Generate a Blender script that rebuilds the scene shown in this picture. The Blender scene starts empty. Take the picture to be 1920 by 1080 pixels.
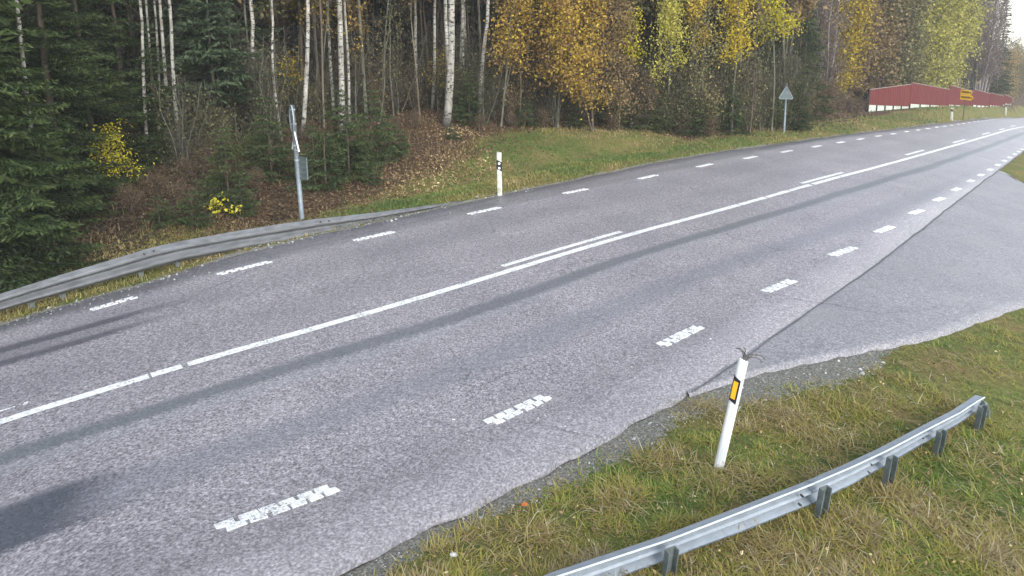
import bpy, math, random
import numpy as np
from mathutils import Vector, Matrix

# ------------------------------------------------------------------ camera, world, sun, exposure
scene = bpy.context.scene
COL = scene.collection
CAM_H = 4.1487
PITCH, ROLL, FOC, PY = math.radians(9.2), math.radians(-0.68), 1149.0, 294.0   # focal length and principal row in photo pixels (1920 wide)
cam_d = bpy.data.cameras.new("camera"); cam = bpy.data.objects.new("camera", cam_d); COL.objects.link(cam)
cam_d.sensor_width = 36.0; cam_d.lens = 36.0 * FOC / 1920.0; cam_d.shift_y = (PY - 540.0) / 1920.0
cam_d.clip_start = 0.1; cam_d.clip_end = 2000.0
_cp, _sp, _cr, _sr = math.cos(PITCH), math.sin(PITCH), math.cos(ROLL), math.sin(ROLL)
_xc, _yd, _fw = Vector((1, 0, 0)), Vector((0, -_sp, -_cp)), Vector((0, _cp, -_sp))
_right = _xc * _cr - _yd * _sr
_up = -(_xc * _sr + _yd * _cr)
_m = Matrix.Identity(4)
for _i in range(3):
    _m[_i][0] = _right[_i]; _m[_i][1] = _up[_i]; _m[_i][2] = -_fw[_i]
_m[2][3] = CAM_H
cam.matrix_world = _m
scene.camera = cam

SUN_EL, SUN_AZ = math.radians(30), math.radians(150)
world = bpy.data.worlds.new("World"); scene.world = world; world.use_nodes = True
wn = world.node_tree; wn.nodes.clear()
w_out = wn.nodes.new("ShaderNodeOutputWorld"); w_bg = wn.nodes.new("ShaderNodeBackground")
w_sky = wn.nodes.new("ShaderNodeTexSky"); w_sky.sky_type = 'NISHITA'; w_sky.sun_disc = False
w_sky.sun_elevation = SUN_EL; w_sky.sun_rotation = SUN_AZ; w_sky.dust_density = .6; w_sky.air_density = 1.3; w_sky.ozone_density = 2.0
w_hs = wn.nodes.new("ShaderNodeHueSaturation"); w_hs.inputs["Saturation"].default_value = 0.42
wn.links.new(w_sky.outputs[0], w_hs.inputs["Color"]); wn.links.new(w_hs.outputs[0], w_bg.inputs[0]); wn.links.new(w_bg.outputs[0], w_out.inputs[0])
w_bg.inputs[1].default_value = 0.15
sun_d = bpy.data.lights.new("sun", 'SUN'); sun_d.energy = 0.9; sun_d.angle = math.radians(25); sun_d.color = (1.0, 0.97, 0.93)
sun = bpy.data.objects.new("sun", sun_d); COL.objects.link(sun)
sun.rotation_euler = (math.pi / 2 - SUN_EL, 0, math.pi - SUN_AZ)
scene.view_settings.view_transform = 'Standard'; scene.view_settings.look = 'None'
scene.view_settings.gamma = 1.0; scene.view_settings.use_curve_mapping = False
scene.view_settings.exposure = 1.42
scene.cycles.max_bounces = 6; scene.cycles.diffuse_bounces = 5; scene.cycles.glossy_bounces = 2
scene.cycles.transmission_bounces = 2; scene.cycles.transparent_max_bounces = 4
scene.cycles.use_denoising = True

rng = np.random.default_rng(7); random.seed(7)

# ------------------------------------------------------------------ terrain: a smooth fall of the land to the right of the camera
TC = np.array([[0.0357816,-1.05877,-0.30049,-0.032394,0.144283,-0.0553368],
[0.000336867,0.0008869,-0.00701549,0.0253719,-0.0376377,0.0185704],
[-0.15888,0.48196,-0.0556289,0.715308,-1.49402,0.896931],
[6.72739e-06,-0.0054743,0.0485525,-0.179804,0.265457,-0.12929],
[-0.0252441,-0.176009,1.18991,-4.98581,9.37828,-6.22434],
[-0.000218925,0.00648927,-0.067317,0.25153,-0.364238,0.165996],
[-0.0326857,0.0257458,-1.60102,6.76948,-13.1822,8.55593]])
def ss(a, b, x):
    t = np.clip((x - a) / (b - a), 0, 1); return t * t * (3 - 2 * t)
def hashf(i, j, seed):
    h = (i.astype(np.int64) * 374761393 + j.astype(np.int64) * 668265263 + seed * 1442695041) & 0x7fffffff
    h = (h ^ (h >> 13)) * 1274126177 & 0x7fffffff
    return ((h ^ (h >> 16)) & 0xffff) / 65535.0
def noise(x, y, sc=1.0, seed=0, oct=3):
    x = np.asarray(x, float); y = np.asarray(y, float); out = 0; amp = 1; tot = 0
    for o in range(oct):
        u, v = x / sc * 2 ** o + 17.3 * o, y / sc * 2 ** o - 9.1 * o
        i, j = np.floor(u), np.floor(v); a, b = u - i, v - j; a = a * a * (3 - 2 * a); b = b * b * (3 - 2 * b)
        n = (hashf(i, j, seed) * (1 - a) + hashf(i + 1, j, seed) * a) * (1 - b) + (hashf(i, j + 1, seed) * (1 - a) + hashf(i + 1, j + 1, seed) * a) * b
        out = out + amp * n; tot += amp; amp *= .5
    return out / tot
def base_z(x, y):
    x = np.asarray(x, float); y = np.asarray(y, float)
    r = np.clip(np.hypot(x, y), 3.8, 118.0); az = np.clip(np.arctan2(x, y), -0.79, 0.785); dl = np.arctan2(CAM_H, r)
    te = 0.0
    for i in range(TC.shape[0] - 1, -1, -1):
        p = TC[i, -1]
        for j in range(TC.shape[1] - 2, -1, -1): p = p * dl + TC[i, j]
        te = te * az + p
    return CAM_H + r * te
def ray(px, py):
    u, v = (px - 960.0) / FOC, (py - PY) / FOC
    a, b = _cr * u + _sr * v, -_sr * u + _cr * v
    return np.array([a, _cp - b * _sp, -_sp - b * _cp])
def march(px, py, hf):
    d = ray(px, py); d = d / math.hypot(d[0], d[1])
    r = np.concatenate([np.arange(2.5, 60, .02), np.arange(60, 220, .1)])
    f = CAM_H + r * d[2] - hf(r * d[0], r * d[1])
    k = np.argmax(f < 0)
    if f[k] >= 0: k = len(r) - 1
    rr = r[k]
    return np.array([rr * d[0], rr * d[1], float(hf(rr * d[0], rr * d[1]))])
def poly_w(pts): return np.array([march(x, y, base_z) for x, y in pts])

LEFT_EDGE = poly_w([(-260, 690), (-120, 650), (0, 612), (130, 573), (270, 535), (430, 482), (640, 433), (850, 386), (1020, 351), (1180, 316), (1330, 289), (1480, 268), (1600, 252), (1700, 240.5), (1800, 228), (1850, 222)])
SEAM = poly_w([(-420, 1330), (100, 1290), (330, 1190), (480, 1130), (640, 1068), (760, 1000), (900, 935), (1060, 858), (1200, 778), (1290, 735), (1400, 662), (1500, 594), (1600, 526), (1700, 452), (1800, 371), (1870, 320), (1920, 282), (1945, 262)])
OUTER = poly_w([(640, 1068), (760, 1000), (900, 935), (1060, 858), (1200, 778), (1290, 735), (1400, 698), (1480, 681), (1600, 656), (1700, 640), (1760, 625), (1850, 592), (1925, 566)])
def ext(P, n0, n1, d0=None, d1=None):
    a = P[0, :2] - P[1, :2] if d0 is None else np.array(d0, float); a = a / np.linalg.norm(a)
    b = P[-1, :2] - P[-3, :2] if d1 is None else np.array(d1, float); b = b / np.linalg.norm(b)
    Q = P[:, :2].tolist()
    if n0: Q = [(P[0, :2] + a * n0).tolist()] + Q
    if n1: Q = Q + [(P[-1, :2] + b * k).tolist() for k in (n1 * .3, n1 * .65, n1)]
    return np.array(Q)
RD = np.array([0.72, 0.70]); RD /= np.linalg.norm(RD)
LE = ext(LEFT_EDGE, 25, 100, d0=(-.85, -.52), d1=(.72, .70)); SE = ext(SEAM, 20, 70, d0=(-.8, -.6), d1=(.70, .72))
OU = ext(OUTER, 0, 25, d1=(.93, .36)); OU = np.vstack([SE[:5], OU])
def sdist(P, x, y):
    """signed distance to polyline P in plan: positive to the right of its direction"""
    x = np.asarray(x, float); y = np.asarray(y, float); best = np.full(x.shape, 1e9); sg = np.zeros(x.shape)
    for i in range(len(P) - 1):
        a, b = P[i], P[i + 1]; d = b - a; L2 = d @ d
        t = np.clip(((x - a[0]) * d[0] + (y - a[1]) * d[1]) / L2, 0, 1)
        qx, qy = x - a[0] - t * d[0], y - a[1] - t * d[1]; dd = np.hypot(qx, qy)
        cr = (d[1] * (x - a[0]) - d[0] * (y - a[1]))
        m = dd < best; best = np.where(m, dd, best); sg = np.where(m, np.sign(cr), sg)
    return best * sg
ISL = np.array([(24.6, 29.6), (30., 34.0), (60, 64), (120, 122), (160, 40), (34, 20.5)])   # verge between the main road and the side road, beyond the frame's right edge
BK = [((1560, 57, 222)), ((1600, 59, 215)), ((1630, 61.5, 209.5)), ((1708, 66, 203)), ((1730, 69, 200.5)), ((1780, 75, 199)), ((1825, 86, 198.5)), ((1856, 97, 199.3)), ((1881, 110, 198.5)), ((1900, 124, 196))]
def _bk(px, r, py):
    d = ray(px, py); h = math.hypot(d[0], d[1]); return (d[0] / h * r, d[1] / h * r, CAM_H + r * d[2] / h)
BK = np.array([_bk(*q) for q in BK])
def bank(x, y, z, dl):
    best = np.full(x.shape, 1e9); zt = np.zeros(x.shape)
    for a, b in zip(BK[:-1], BK[1:]):
        d = b[:2] - a[:2]; t = np.clip(((x - a[0]) * d[0] + (y - a[1]) * d[1]) / (d @ d), 0, 1); dd = np.hypot(x - a[0] - t * d[0], y - a[1] - t * d[1])
        m = dd < best; best = np.where(m, dd, best); zt = np.where(m, a[2] + t * (b[2] - a[2]), zt)
    w = (1 - ss(.8, 6.5, best)) * ss(.6, 1.6, dl); return z * (1 - w) + zt * w
def gz(x, y):
    """height of the open ground"""
    x = np.asarray(x, float); y = np.asarray(y, float)
    z = base_z(x, y); r = np.hypot(x, y)
    dl = -sdist(LE, x, y); dr = sdist(OU, x, y)
    near = 1 - ss(18, 26, x + y * .45)
    z = z - .38 * np.exp(-((dl - 3.2) / 1.3) ** 2) * near * ss(0, 1, dl)
    z = z + .9 * ss(5.5, 14, dl) * (1 - ss(20, 45, x)) + .5 * ss(20, 40, dl)
    z = z + .45 * ss(2.5, 7, dl) * ss(24, 40, x)
    z = z - .13 * ss(.7, 3.0, dr) - .9 * ss(3.9, 9.5, dr)
    off = ss(.3, 1.6, np.maximum(dl, dr))
    z = z + (noise(x, y, 1.3, 3) - .5) * .10 * off + (noise(x, y, 6, 5) - .5) * .35 * ss(6, 12, dl) + (noise(x, y, .35, 8, 2) - .5) * .035 * off
    z = z - .075 * np.exp(-np.clip(dr, 0, 9) / .5) * ss(-.05, .0, dr) - .03 * np.exp(-np.clip(dl, 0, 9) / .3) * ss(-.05, 0, dl)
    if np.any(x > 18): z = bank(x, y, z, dl)
    return z
def at(px, py): return march(px, py, gz)
def at_range(px, r, row=200):
    d = ray(px, row); h = math.hypot(d[0], d[1]); x, y = d[0] / h * r, d[1] / h * r
    return np.array([x, y, float(gz(x, y))])
def z_at(px, py, P):
    """height seen at pixel row py above the plan point P"""
    d = ray(px, py); return CAM_H + math.hypot(P[0], P[1]) * d[2] / math.hypot(d[0], d[1])
def on_depth(px, py, P):
    """point on the pixel's sight line at P's distance"""
    d = ray(px, py); h = math.hypot(d[0], d[1]); r = math.hypot(P[0], P[1])
    return np.array([d[0] / h * r, d[1] / h * r, CAM_H + r * d[2] / h])
def px_m(P): return P[1] / FOC          # metres per photo pixel at P

# ------------------------------------------------------------------ object helpers
def tag(o, label=None, cat=None, group=None, kind=None):
    if label: o["label"] = label
    if cat: o["category"] = cat
    if group: o["group"] = group
    if kind: o["kind"] = kind
    return o
def empty(name, loc, label, cat, group=None, rz=0):
    o = bpy.data.objects.new(name, None); COL.objects.link(o); o.location = loc; o.rotation_euler = (0, 0, rz); o.empty_display_size = .2
    return tag(o, label, cat, group)
def np_mesh(name, V, F, mat, attr=None, smooth=False, uv=None):
    V = np.asarray(V, np.float32); F = np.asarray(F, np.int32); me = bpy.data.meshes.new(name); k = F.shape[1]
    me.vertices.add(len(V)); me.vertices.foreach_set("co", V.ravel())
    me.loops.add(F.size); me.loops.foreach_set("vertex_index", F.ravel())
    me.polygons.add(len(F)); me.polygons.foreach_set("loop_start", np.arange(0, F.size, k, dtype=np.int32))
    me.polygons.foreach_set("loop_total", np.full(len(F), k, np.int32))
    if smooth: me.polygons.foreach_set("use_smooth", np.ones(len(F), bool))
    me.update()
    for nm, a in (attr or {}).items():
        t = me.attributes.new(nm, 'FLOAT', 'POINT'); t.data.foreach_set("value", np.asarray(a, np.float32))
    if mat: me.materials.append(mat)
    return me
def link(me, name, parent=None, loc=None):
    o = bpy.data.objects.new(name, me); COL.objects.link(o)
    if parent: o.parent = parent
    if loc is not None: o.location = loc
    return o
class MB:
    """collects quads/polys for one mesh"""
    def __init__(s): s.v = []; s.f = []
    def add(s, vs, fs):
        b = len(s.v); s.v += [tuple(map(float, p)) for p in vs]; s.f += [tuple(i + b for i in f) for f in fs]
    def box(s, c, size, rot=None, origin=None):
        hx, hy, hz = [q / 2 for q in size]; pts = [Vector((x, y, z)) for x in (-hx, hx) for y in (-hy, hy) for z in (-hz, hz)]
        if rot: pts = [rot @ p for p in pts]
        pts = [p + Vector(c) for p in pts]
        s.add(pts, [(0, 1, 3, 2), (4, 6, 7, 5), (0, 4, 5, 1), (2, 3, 7, 6), (0, 2, 6, 4), (1, 5, 7, 3)])
    def tube(s, P, R, n=8, cap=True):
        P = [Vector(p) for p in P]; R = R if hasattr(R, '__len__') else [R] * len(P); rings = []
        up = Vector((0, 0, 1)); ref = Vector((1, 0, 0))
        for i, p in enumerate(P):
            t = (P[min(i + 1, len(P) - 1)] - P[max(i - 1, 0)]).normalized()
            a = t.cross(ref if abs(t.dot(ref)) < .9 else Vector((0, 1, 0))).normalized(); b = t.cross(a)
            rings.append([p + (a * math.cos(2 * math.pi * k / n) + b * math.sin(2 * math.pi * k / n)) * R[i] for k in range(n)])
        vs = [q for r in rings for q in r]; fs = []
        for i in range(len(P) - 1):
            for k in range(n): fs.append((i * n + k, i * n + (k + 1) % n, (i + 1) * n + (k + 1) % n, (i + 1) * n + k))
        if cap: fs += [tuple(range(n)), tuple(range((len(P) - 1) * n, len(P) * n))[::-1]]
        s.add(vs, fs)
    def prism(s, prof, thick, M):
        """extrude a 2-D outline (x,z) by thick along y, placed by matrix M"""
        n = len(prof); vs = [M @ Vector((x, -thick / 2, z)) for x, z in prof] + [M @ Vector((x, thick / 2, z)) for x, z in prof]
        s.add(vs, [tuple(range(n)), tuple(range(n, 2 * n))[::-1]] + [(i, n + i, n + (i + 1) % n, (i + 1) % n) for i in range(n)])
    def mesh(s, name, mat, smooth=False):
        me = bpy.data.meshes.new(name); me.from_pydata(s.v, [], s.f); me.update()
        if mat: me.materials.append(mat)
        if smooth: me.polygons.foreach_set("use_smooth", np.ones(len(me.polygons), bool))
        return me
    def build(s, name, mat, parent=None, smooth=False, loc=None): return link(s.mesh(name, mat, smooth), name, parent, loc)

# ------------------------------------------------------------------ materials
def new_mat(name):
    m = bpy.data.materials.new(name); m.use_nodes = True; nt = m.node_tree; b = nt.nodes["Principled BSDF"]
    return m, nt, b
def N(nt, t, **kw):
    n = nt.nodes.new(t)
    for k, v in kw.items(): setattr(n, k, v)
    return n
def ramp(nt, fac, stops, interp='LINEAR'):
    r = nt.nodes.new("ShaderNodeValToRGB"); r.color_ramp.interpolation = interp; e = r.color_ramp.elements
    while len(e) < len(stops): e.new(.5)
    for q, (p, c) in zip(e, stops): q.position = p; q.color = (*c, 1) if len(c) == 3 else c
    nt.links.new(fac, r.inputs[0]); return r.outputs[0]
def tex(nt, scale, detail=3, rough=.6, coord=None, sx=(1, 1, 1)):
    n = nt.nodes.new("ShaderNodeTexNoise"); n.inputs["Scale"].default_value = scale; n.inputs["Detail"].default_value = detail; n.inputs["Roughness"].default_value = rough
    if coord is None:
        tc = nt.nodes.new("ShaderNodeTexCoord"); coord = tc.outputs["Object"]
    mp = nt.nodes.new("ShaderNodeMapping"); mp.inputs["Scale"].default_value = sx; nt.links.new(coord, mp.inputs[0]); nt.links.new(mp.outputs[0], n.inputs["Vector"])
    return n.outputs["Fac"]
def mix(nt, fac, a, b, mode='MIX'):
    n = nt.nodes.new("ShaderNodeMix"); n.data_type = 'RGBA'; n.blend_type = mode
    for sck, v in ((n.inputs[0], fac), (n.inputs[6], a), (n.inputs[7], b)):
        if isinstance(v, (int, float)): sck.default_value = v
        elif isinstance(v, tuple): sck.default_value = (*v, 1)
        else: nt.links.new(v, sck)
    return n.outputs[2]
def math_n(nt, op, a, b=0.0, c=None, clamp=False):
    n = nt.nodes.new("ShaderNodeMath"); n.operation = op; n.use_clamp = clamp
    for i, v in enumerate((a, b) if c is None else (a, b, c)):
        if isinstance(v, (int, float)): n.inputs[i].default_value = v
        else: nt.links.new(v, n.inputs[i])
    return n.outputs[0]
def attr_n(nt, name):
    n = nt.nodes.new("ShaderNodeAttribute"); n.attribute_name = name; return n.outputs["Fac"]
def bump(nt, b, h, dist, st=1.0):
    n = nt.nodes.new("ShaderNodeBump"); n.inputs["Distance"].default_value = dist; n.inputs["Strength"].default_value = st
    nt.links.new(h, n.inputs["Height"]); nt.links.new(n.outputs[0], b.inputs["Normal"])
def simple(name, c1, c2, scale=8, rough=.6, spec=.3, metal=0, bmp=0, stops=(.35, .65), sx=(1, 1, 1)):
    m, nt, b = new_mat(name); f = tex(nt, scale, 4, sx=sx)
    nt.links.new(ramp(nt, f, [(stops[0], c1), (stops[1], c2)]), b.inputs["Base Color"])
    b.inputs["Roughness"].default_value = rough; b.inputs["Specular IOR Level"].default_value = spec; b.inputs["Metallic"].default_value = metal
    if bmp: bump(nt, b, f, bmp)
    return m
def foliage(name, stops, trans=.3, rough=.55):
    """leaf material: colour picked per leaf by attribute 'c'"""
    m, nt, b = new_mat(name)
    col = ramp(nt, attr_n(nt, "c"), stops)
    nt.links.new(col, b.inputs["Base Color"]); b.inputs["Roughness"].default_value = rough; b.inputs["Specular IOR Level"].default_value = .25
    if trans:
        t = N(nt, "ShaderNodeBsdfTranslucent"); nt.links.new(col, t.inputs[0]); mx = N(nt, "ShaderNodeMixShader"); mx.inputs[0].default_value = trans
        nt.links.new(b.outputs[0], mx.inputs[1]); nt.links.new(t.outputs[0], mx.inputs[2]); nt.links.new(mx.outputs[0], nt.nodes["Material Output"].inputs[0])
    return m

# asphalt: object space is world space; attributes u = metres across from the solid centre line, v = metres along
def asphalt(name, side=False, V1=0, V2=0, V3=0):
    m, nt, b = new_mat(name)
    tc = N(nt, "ShaderNodeTexCoord").outputs["Object"]
    fine = tex(nt, 34, 2, .7, tc); mid = tex(nt, 15, 3, .7, tc); big = tex(nt, .55, 3, .5, tc)
    vor = N(nt, "ShaderNodeTexVoronoi"); vor.inputs["Scale"].default_value = 46; nt.links.new(tc, vor.inputs["Vector"])
    chips = ramp(nt, vor.outputs["Color"], [(.0, (.08, .08, .085)), (.5, (.21, .206, .216)), (.85, (.37, .36, .372)), (1, (.60, .59, .59))])
    base = ramp(nt, fine, [(.36, (.095, .093, .102)), (.50, (.245, .238, .25)), (.62, (.42, .405, .42)), (.74, (.58, .56, .56))])
    col = mix(nt, .38, base, chips)
    col = mix(nt, 1.0, col, ramp(nt, mid, [(.35, (.77, .765, .77)), (.65, (1.24, 1.225, 1.245))]), 'MULTIPLY')
    col = mix(nt, 1.0, col, ramp(nt, big, [(.3, (.88, .88, .89)), (.7, (1.12, 1.11, 1.10))]), 'MULTIPLY')
    if side:
        col = mix(nt, .28, col, (.22, .212, .212))
        cr = tex(nt, .8, 5, .6, tc); col = mix(nt, ramp(nt, cr, [(.52, (0, 0, 0)), (.66, (.5, .5, .5))]), col, (.27, .26, .25))
        st2 = tex(nt, 2.3, 5, .75, tc); col = mix(nt, ramp(nt, st2, [(.56, (0, 0, 0)), (.70, (.45, .45, .45))]), col, (.12, .118, .115))
        rgh = .58
    else:
        u = attr_n(nt, "u"); v = attr_n(nt, "v")
        comb = N(nt, "ShaderNodeCombineXYZ"); nt.links.new(u, comb.inputs[0]); nt.links.new(v, comb.inputs[1])
        wob = tex(nt, 1.0, 4, .6, comb.outputs[0], (1.0, .22, 1)); streak = tex(nt, 1.0, 5, .65, comb.outputs[0], (7, .35, 1))
        uu = math_n(nt, 'ADD', u, math_n(nt, 'MULTIPLY_ADD', wob, .34, -.17))
        uu = math_n(nt, 'ADD', uu, math_n(nt, 'MULTIPLY_ADD', fine, .16, -.08))
        def band(c, hw, soft):
            d = math_n(nt, 'ABSOLUTE', math_n(nt, 'SUBTRACT', uu, c))
            return math_n(nt, 'SUBTRACT', 1.0, math_n(nt, 'DIVIDE', math_n(nt, 'SUBTRACT', d, hw), soft, clamp=True), clamp=True)
        fs = math_n(nt, 'MULTIPLY_ADD', streak, 1.4, .05, clamp=True)
        rut_r1 = band(1.02, .10, .12); light = band(1.30, .07, .16); rut_r2 = band(2.52, .14, .30); rut_l1 = band(-1.05, .20, .45); rut_l2 = band(-2.6, .25, .45)
        col0 = mix(nt, 1.0, col, (1.09, 1.06, 1.06), 'MULTIPLY'); col = col0
        flat = lambda c: mix(nt, .42, c, mix(nt, 1.0, col0, tuple(q / .27 for q in c), 'MULTIPLY'))
        col = mix(nt, math_n(nt, 'MULTIPLY', math_n(nt, 'MULTIPLY', rut_l2, .28), fs), col, flat((.155, .155, .168)))
        col = mix(nt, math_n(nt, 'MULTIPLY', math_n(nt, 'MULTIPLY', rut_l1, .22), fs), col, flat((.155, .155, .168)))
        col = mix(nt, math_n(nt, 'MULTIPLY', band(4.7, .5, .9), .42), col, flat((.185, .18, .182)))
        col = mix(nt, math_n(nt, 'MULTIPLY', light, .42), col, flat((.27, .28, .288)))
        col = mix(nt, math_n(nt, 'MULTIPLY', rut_r1, .97), col, flat((.145, .156, .165)))
        col = mix(nt, math_n(nt, 'MULTIPLY', rut_r2, .62), col, flat((.185, .192, .212)))
        # bleeding binder: dark smooth patch in the near wheel track, and in the far lane
        vlt = lambda lim, soft: math_n(nt, 'DIVIDE', math_n(nt, 'SUBTRACT', lim, math_n(nt, 'ADD', v, math_n(nt, 'MULTIPLY_ADD', wob, 1.2, -.6))), soft, clamp=True)
        col = mix(nt, math_n(nt, 'MULTIPLY', math_n(nt, 'MULTIPLY', band(2.50, .36, .12), vlt(V1, .4)), .95), col, flat((.072, .078, .095)))
        col = mix(nt, math_n(nt, 'MULTIPLY', math_n(nt, 'MULTIPLY', band(1.62, .22, .2), vlt(V2, 1.2)), .6), col, flat((.12, .128, .142)))
        col = mix(nt, math_n(nt, 'MULTIPLY', math_n(nt, 'MULTIPLY', band(-2.72, .09, .09), vlt(V3, 1.2)), .9), col, flat((.070, .070, .083)))
        col = mix(nt, math_n(nt, 'MULTIPLY', math_n(nt, 'MULTIPLY', band(-2.12, .06, .09), vlt(V3, 1.2)), .85), col, flat((.070, .070, .083)))
        col = mix(nt, math_n(nt, 'MULTIPLY', math_n(nt, 'MULTIPLY', band(-2.42, .4, .2), vlt(V3, 3.0)), .4), col, flat((.11, .11, .122)))
        col = mix(nt, math_n(nt, 'MULTIPLY', band(-3.98, .12, .18), .5), col, flat((.15, .155, .152)))
        rgh = .44
    dst = tex(nt, 1.6, 4, .6, tc); vm = N(nt, "ShaderNodeVectorMath"); vm.operation = 'MULTIPLY_ADD'; cmb = N(nt, "ShaderNodeCombineXYZ")
    nt.links.new(dst, cmb.inputs[0]); nt.links.new(mid, cmb.inputs[1]); nt.links.new(cmb.outputs[0], vm.inputs[0]); vm.inputs[1].default_value = (.9, .25, 0); nt.links.new(tc, vm.inputs[2])
    ve = N(nt, "ShaderNodeTexVoronoi"); ve.feature = 'DISTANCE_TO_EDGE'; ve.inputs["Scale"].default_value = .42; nt.links.new(vm.outputs[0], ve.inputs["Vector"])
    line = ramp(nt, ve.outputs["Distance"], [(.0, (1, 1, 1)), (.006, (.0, .0, .0))]); where = ramp(nt, tex(nt, .23, 2, .5, tc), [(.50, (0, 0, 0)), (.60, (.75, .75, .75))])
    lm_ = mix(nt, 1.0, line, where, 'MULTIPLY'); col = mix(nt, lm_, col, (.055, .055, .06))
    sp_ = tex(nt, 5.5, 2, .5, tc); col = mix(nt, ramp(nt, sp_, [(.735, (0, 0, 0)), (.76, (.6, .6, .6))]), col, (.09, .088, .09))
    nt.links.new(col, b.inputs["Base Color"])
    b.inputs["Roughness"].default_value = rgh; b.inputs["Specular IOR Level"].default_value = .7
    bump(nt, b, fine, .006, .7)
    return m

M = {}
M['side'] = asphalt('side_asphalt', True)
M['paint'] = simple('road_paint', (.50, .50, .48), (.78, .78, .76), 18, .6, .3, stops=(.32, .52))
_nt = M['paint'].node_tree; _b = _nt.nodes["Principled BSDF"]; _c = _b.inputs["Base Color"].links[0].from_socket
_tc = _nt.nodes.new("ShaderNodeTexCoord").outputs["Object"]
_w = math_n(_nt, 'MULTIPLY', tex(_nt, 38, 4, .75, _tc), math_n(_nt, 'MULTIPLY_ADD', tex(_nt, 2.6, 3, .6, _tc), .9, .58))
_nt.links.new(mix(_nt, ramp(_nt, _w, [(.60, (0, 0, 0)), (.67, (.9, .9, .9))]), _c, (.22, .215, .22)), _b.inputs["Base Color"])
M['galv'] = simple('galvanised_steel', (.30, .335, .37), (.37, .41, .45), 9, .5, .5, .2, .0, sx=(1, 1, 3))
M['galv_old'] = simple('weathered_steel', (.115, .118, .122), (.185, .19, .197), 3, .6, .4, .1, sx=(1, 1, 4))
M['galv_dark'] = simple('dull_steel', (.11, .13, .125), (.18, .205, .20), 12, .6, .4, .2)
M['galv_lit_rim'] = simple('lit_rim_steel', (.50, .57, .60), (.60, .67, .70), 9, .5, .5, .1)  # lighter copy of the galvanised steel; the top edge's highlight is in the colour
M['tar'] = simple('tar', (.09, .09, .095), (.16, .16, .165), 9, .7)
M['sign_pole'] = simple('sign_pole', (.17, .20, .225), (.24, .275, .30), 6, .5, .4, .2)
M['bolt'] = simple('bolt_steel', (.05, .05, .05), (.10, .10, .10), 30)
M['white_plastic'] = simple('white_plastic', (.66, .68, .68), (.80, .81, .80), 9, .45, .4, sx=(1, 1, .4))
M['dirty_white'] = simple('dirty_white_plastic', (.38, .37, .30), (.74, .73, .66), 7, .55, .3)
M['black'] = simple('black_plastic', (.012, .013, .02), (.022, .022, .03), 12, .4)
M['amber'] = simple('amber_reflector', (.75, .36, .015), (.9, .46, .03), 60, .3, .6)
M['reflector'] = simple('white_reflector', (.85, .86, .85), (.92, .92, .92), 60, .25, .7)
M['sign_back'] = simple('sign_back', (.11, .145, .15), (.17, .21, .215), 6, .55, .3, .1)
M['sign_edge'] = simple('sign_edge', (.28, .32, .34), (.38, .41, .43), 6, .5)
M['sign_yellow'] = simple('sign_yellow', (.72, .40, .01), (.80, .47, .015), 6, .4)
M['sign_ink'] = simple('sign_ink', (.10, .05, .01), (.14, .07, .01), 6, .5)
M['red_wood'] = simple('red_wood', (.125, .030, .030), (.168, .042, .040), 1.3, .8, .1, sx=(5, 5, .25))
M['red_cap'] = simple('board_cap', (.20, .16, .14), (.30, .25, .22), 2, .7)
M['plinth'] = simple('plinth_white', (.40, .44, .36), (.62, .65, .57), .9, .8)
M['post_black'] = simple('dark_post', (.02, .02, .022), (.04, .04, .04), 3, .6)
M['twig'] = simple('dry_twig', (.06, .05, .045), (.16, .14, .12), 20, .8)
M['stone'] = simple('stone', (.18, .17, .16), (.50, .49, .46), 3, .8)
M['gravel_stone'] = foliage('gravel_stones', [(0, (.12, .12, .105)), (.6, (.31, .305, .275)), (.9, (.52, .51, .47)), (1, (.75, .73, .69))], 0, .8)
# bark
def bark(name, a, b_, scale, marks=False):
    m, nt, b = new_mat(name); tc = N(nt, "ShaderNodeTexCoord").outputs["Object"]
    f = tex(nt, scale, 5, .65, tc, (1, 1, .25)); col = ramp(nt, f, [(.35, a), (.62, b_)])
    if marks:
        g = tex(nt, 4.5, 4, .75, tc, (1, 1, 2.2)); col = mix(nt, ramp(nt, g, [(.535, (0, 0, 0)), (.575, (1, 1, 1))]), col, (.040, .036, .032))
        g2 = tex(nt, 2.2, 4, .7, tc, (1, 1, .8)); col = mix(nt, ramp(nt, g2, [(.52, (0, 0, 0)), (.68, (.7, .7, .7))]), col, (.17, .15, .12))
        k = N(nt, "ShaderNodeSeparateXYZ"); nt.links.new(tc, k.inputs[0])
        low = math_n(nt, 'SUBTRACT', 1.0, math_n(nt, 'DIVIDE', k.outputs[2], math_n(nt, 'MULTIPLY_ADD', f, 1.8, .05), clamp=True))
        col = mix(nt, low, col, (.045, .038, .034))
    nt.links.new(col, b.inputs["Base Color"]); b.inputs["Roughness"].default_value = .8; b.inputs["Specular IOR Level"].default_value = .2
    bump(nt, b, f, .02)
    return m
M['birch_bark'] = bark('birch_bark', (.22, .205, .175), (.48, .46, .41), 5, True)
M['grey_bark'] = bark('grey_bark', (.065, .066, .046), (.155, .15, .115), 6)
M['brown_bark'] = bark('brown_bark', (.055, .045, .035), (.13, .105, .08), 8)
M['tan_bark'] = bark('tan_bark', (.11, .09, .065), (.22, .18, .135), 6)
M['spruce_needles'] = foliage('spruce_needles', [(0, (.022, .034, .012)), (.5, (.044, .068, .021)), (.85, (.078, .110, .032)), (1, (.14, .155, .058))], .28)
M['spruce_light'] = foliage('spruce_needles_light', [(0, (.034, .050, .020)), (.5, (.060, .085, .030)), (.85, (.092, .120, .042)), (1, (.16, .165, .065))], .28)
M['spruce_blue'] = foliage('pine_needles', [(0, (.032, .048, .024)), (.5, (.062, .090, .044)), (1, (.11, .15, .080))], .28)
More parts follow.
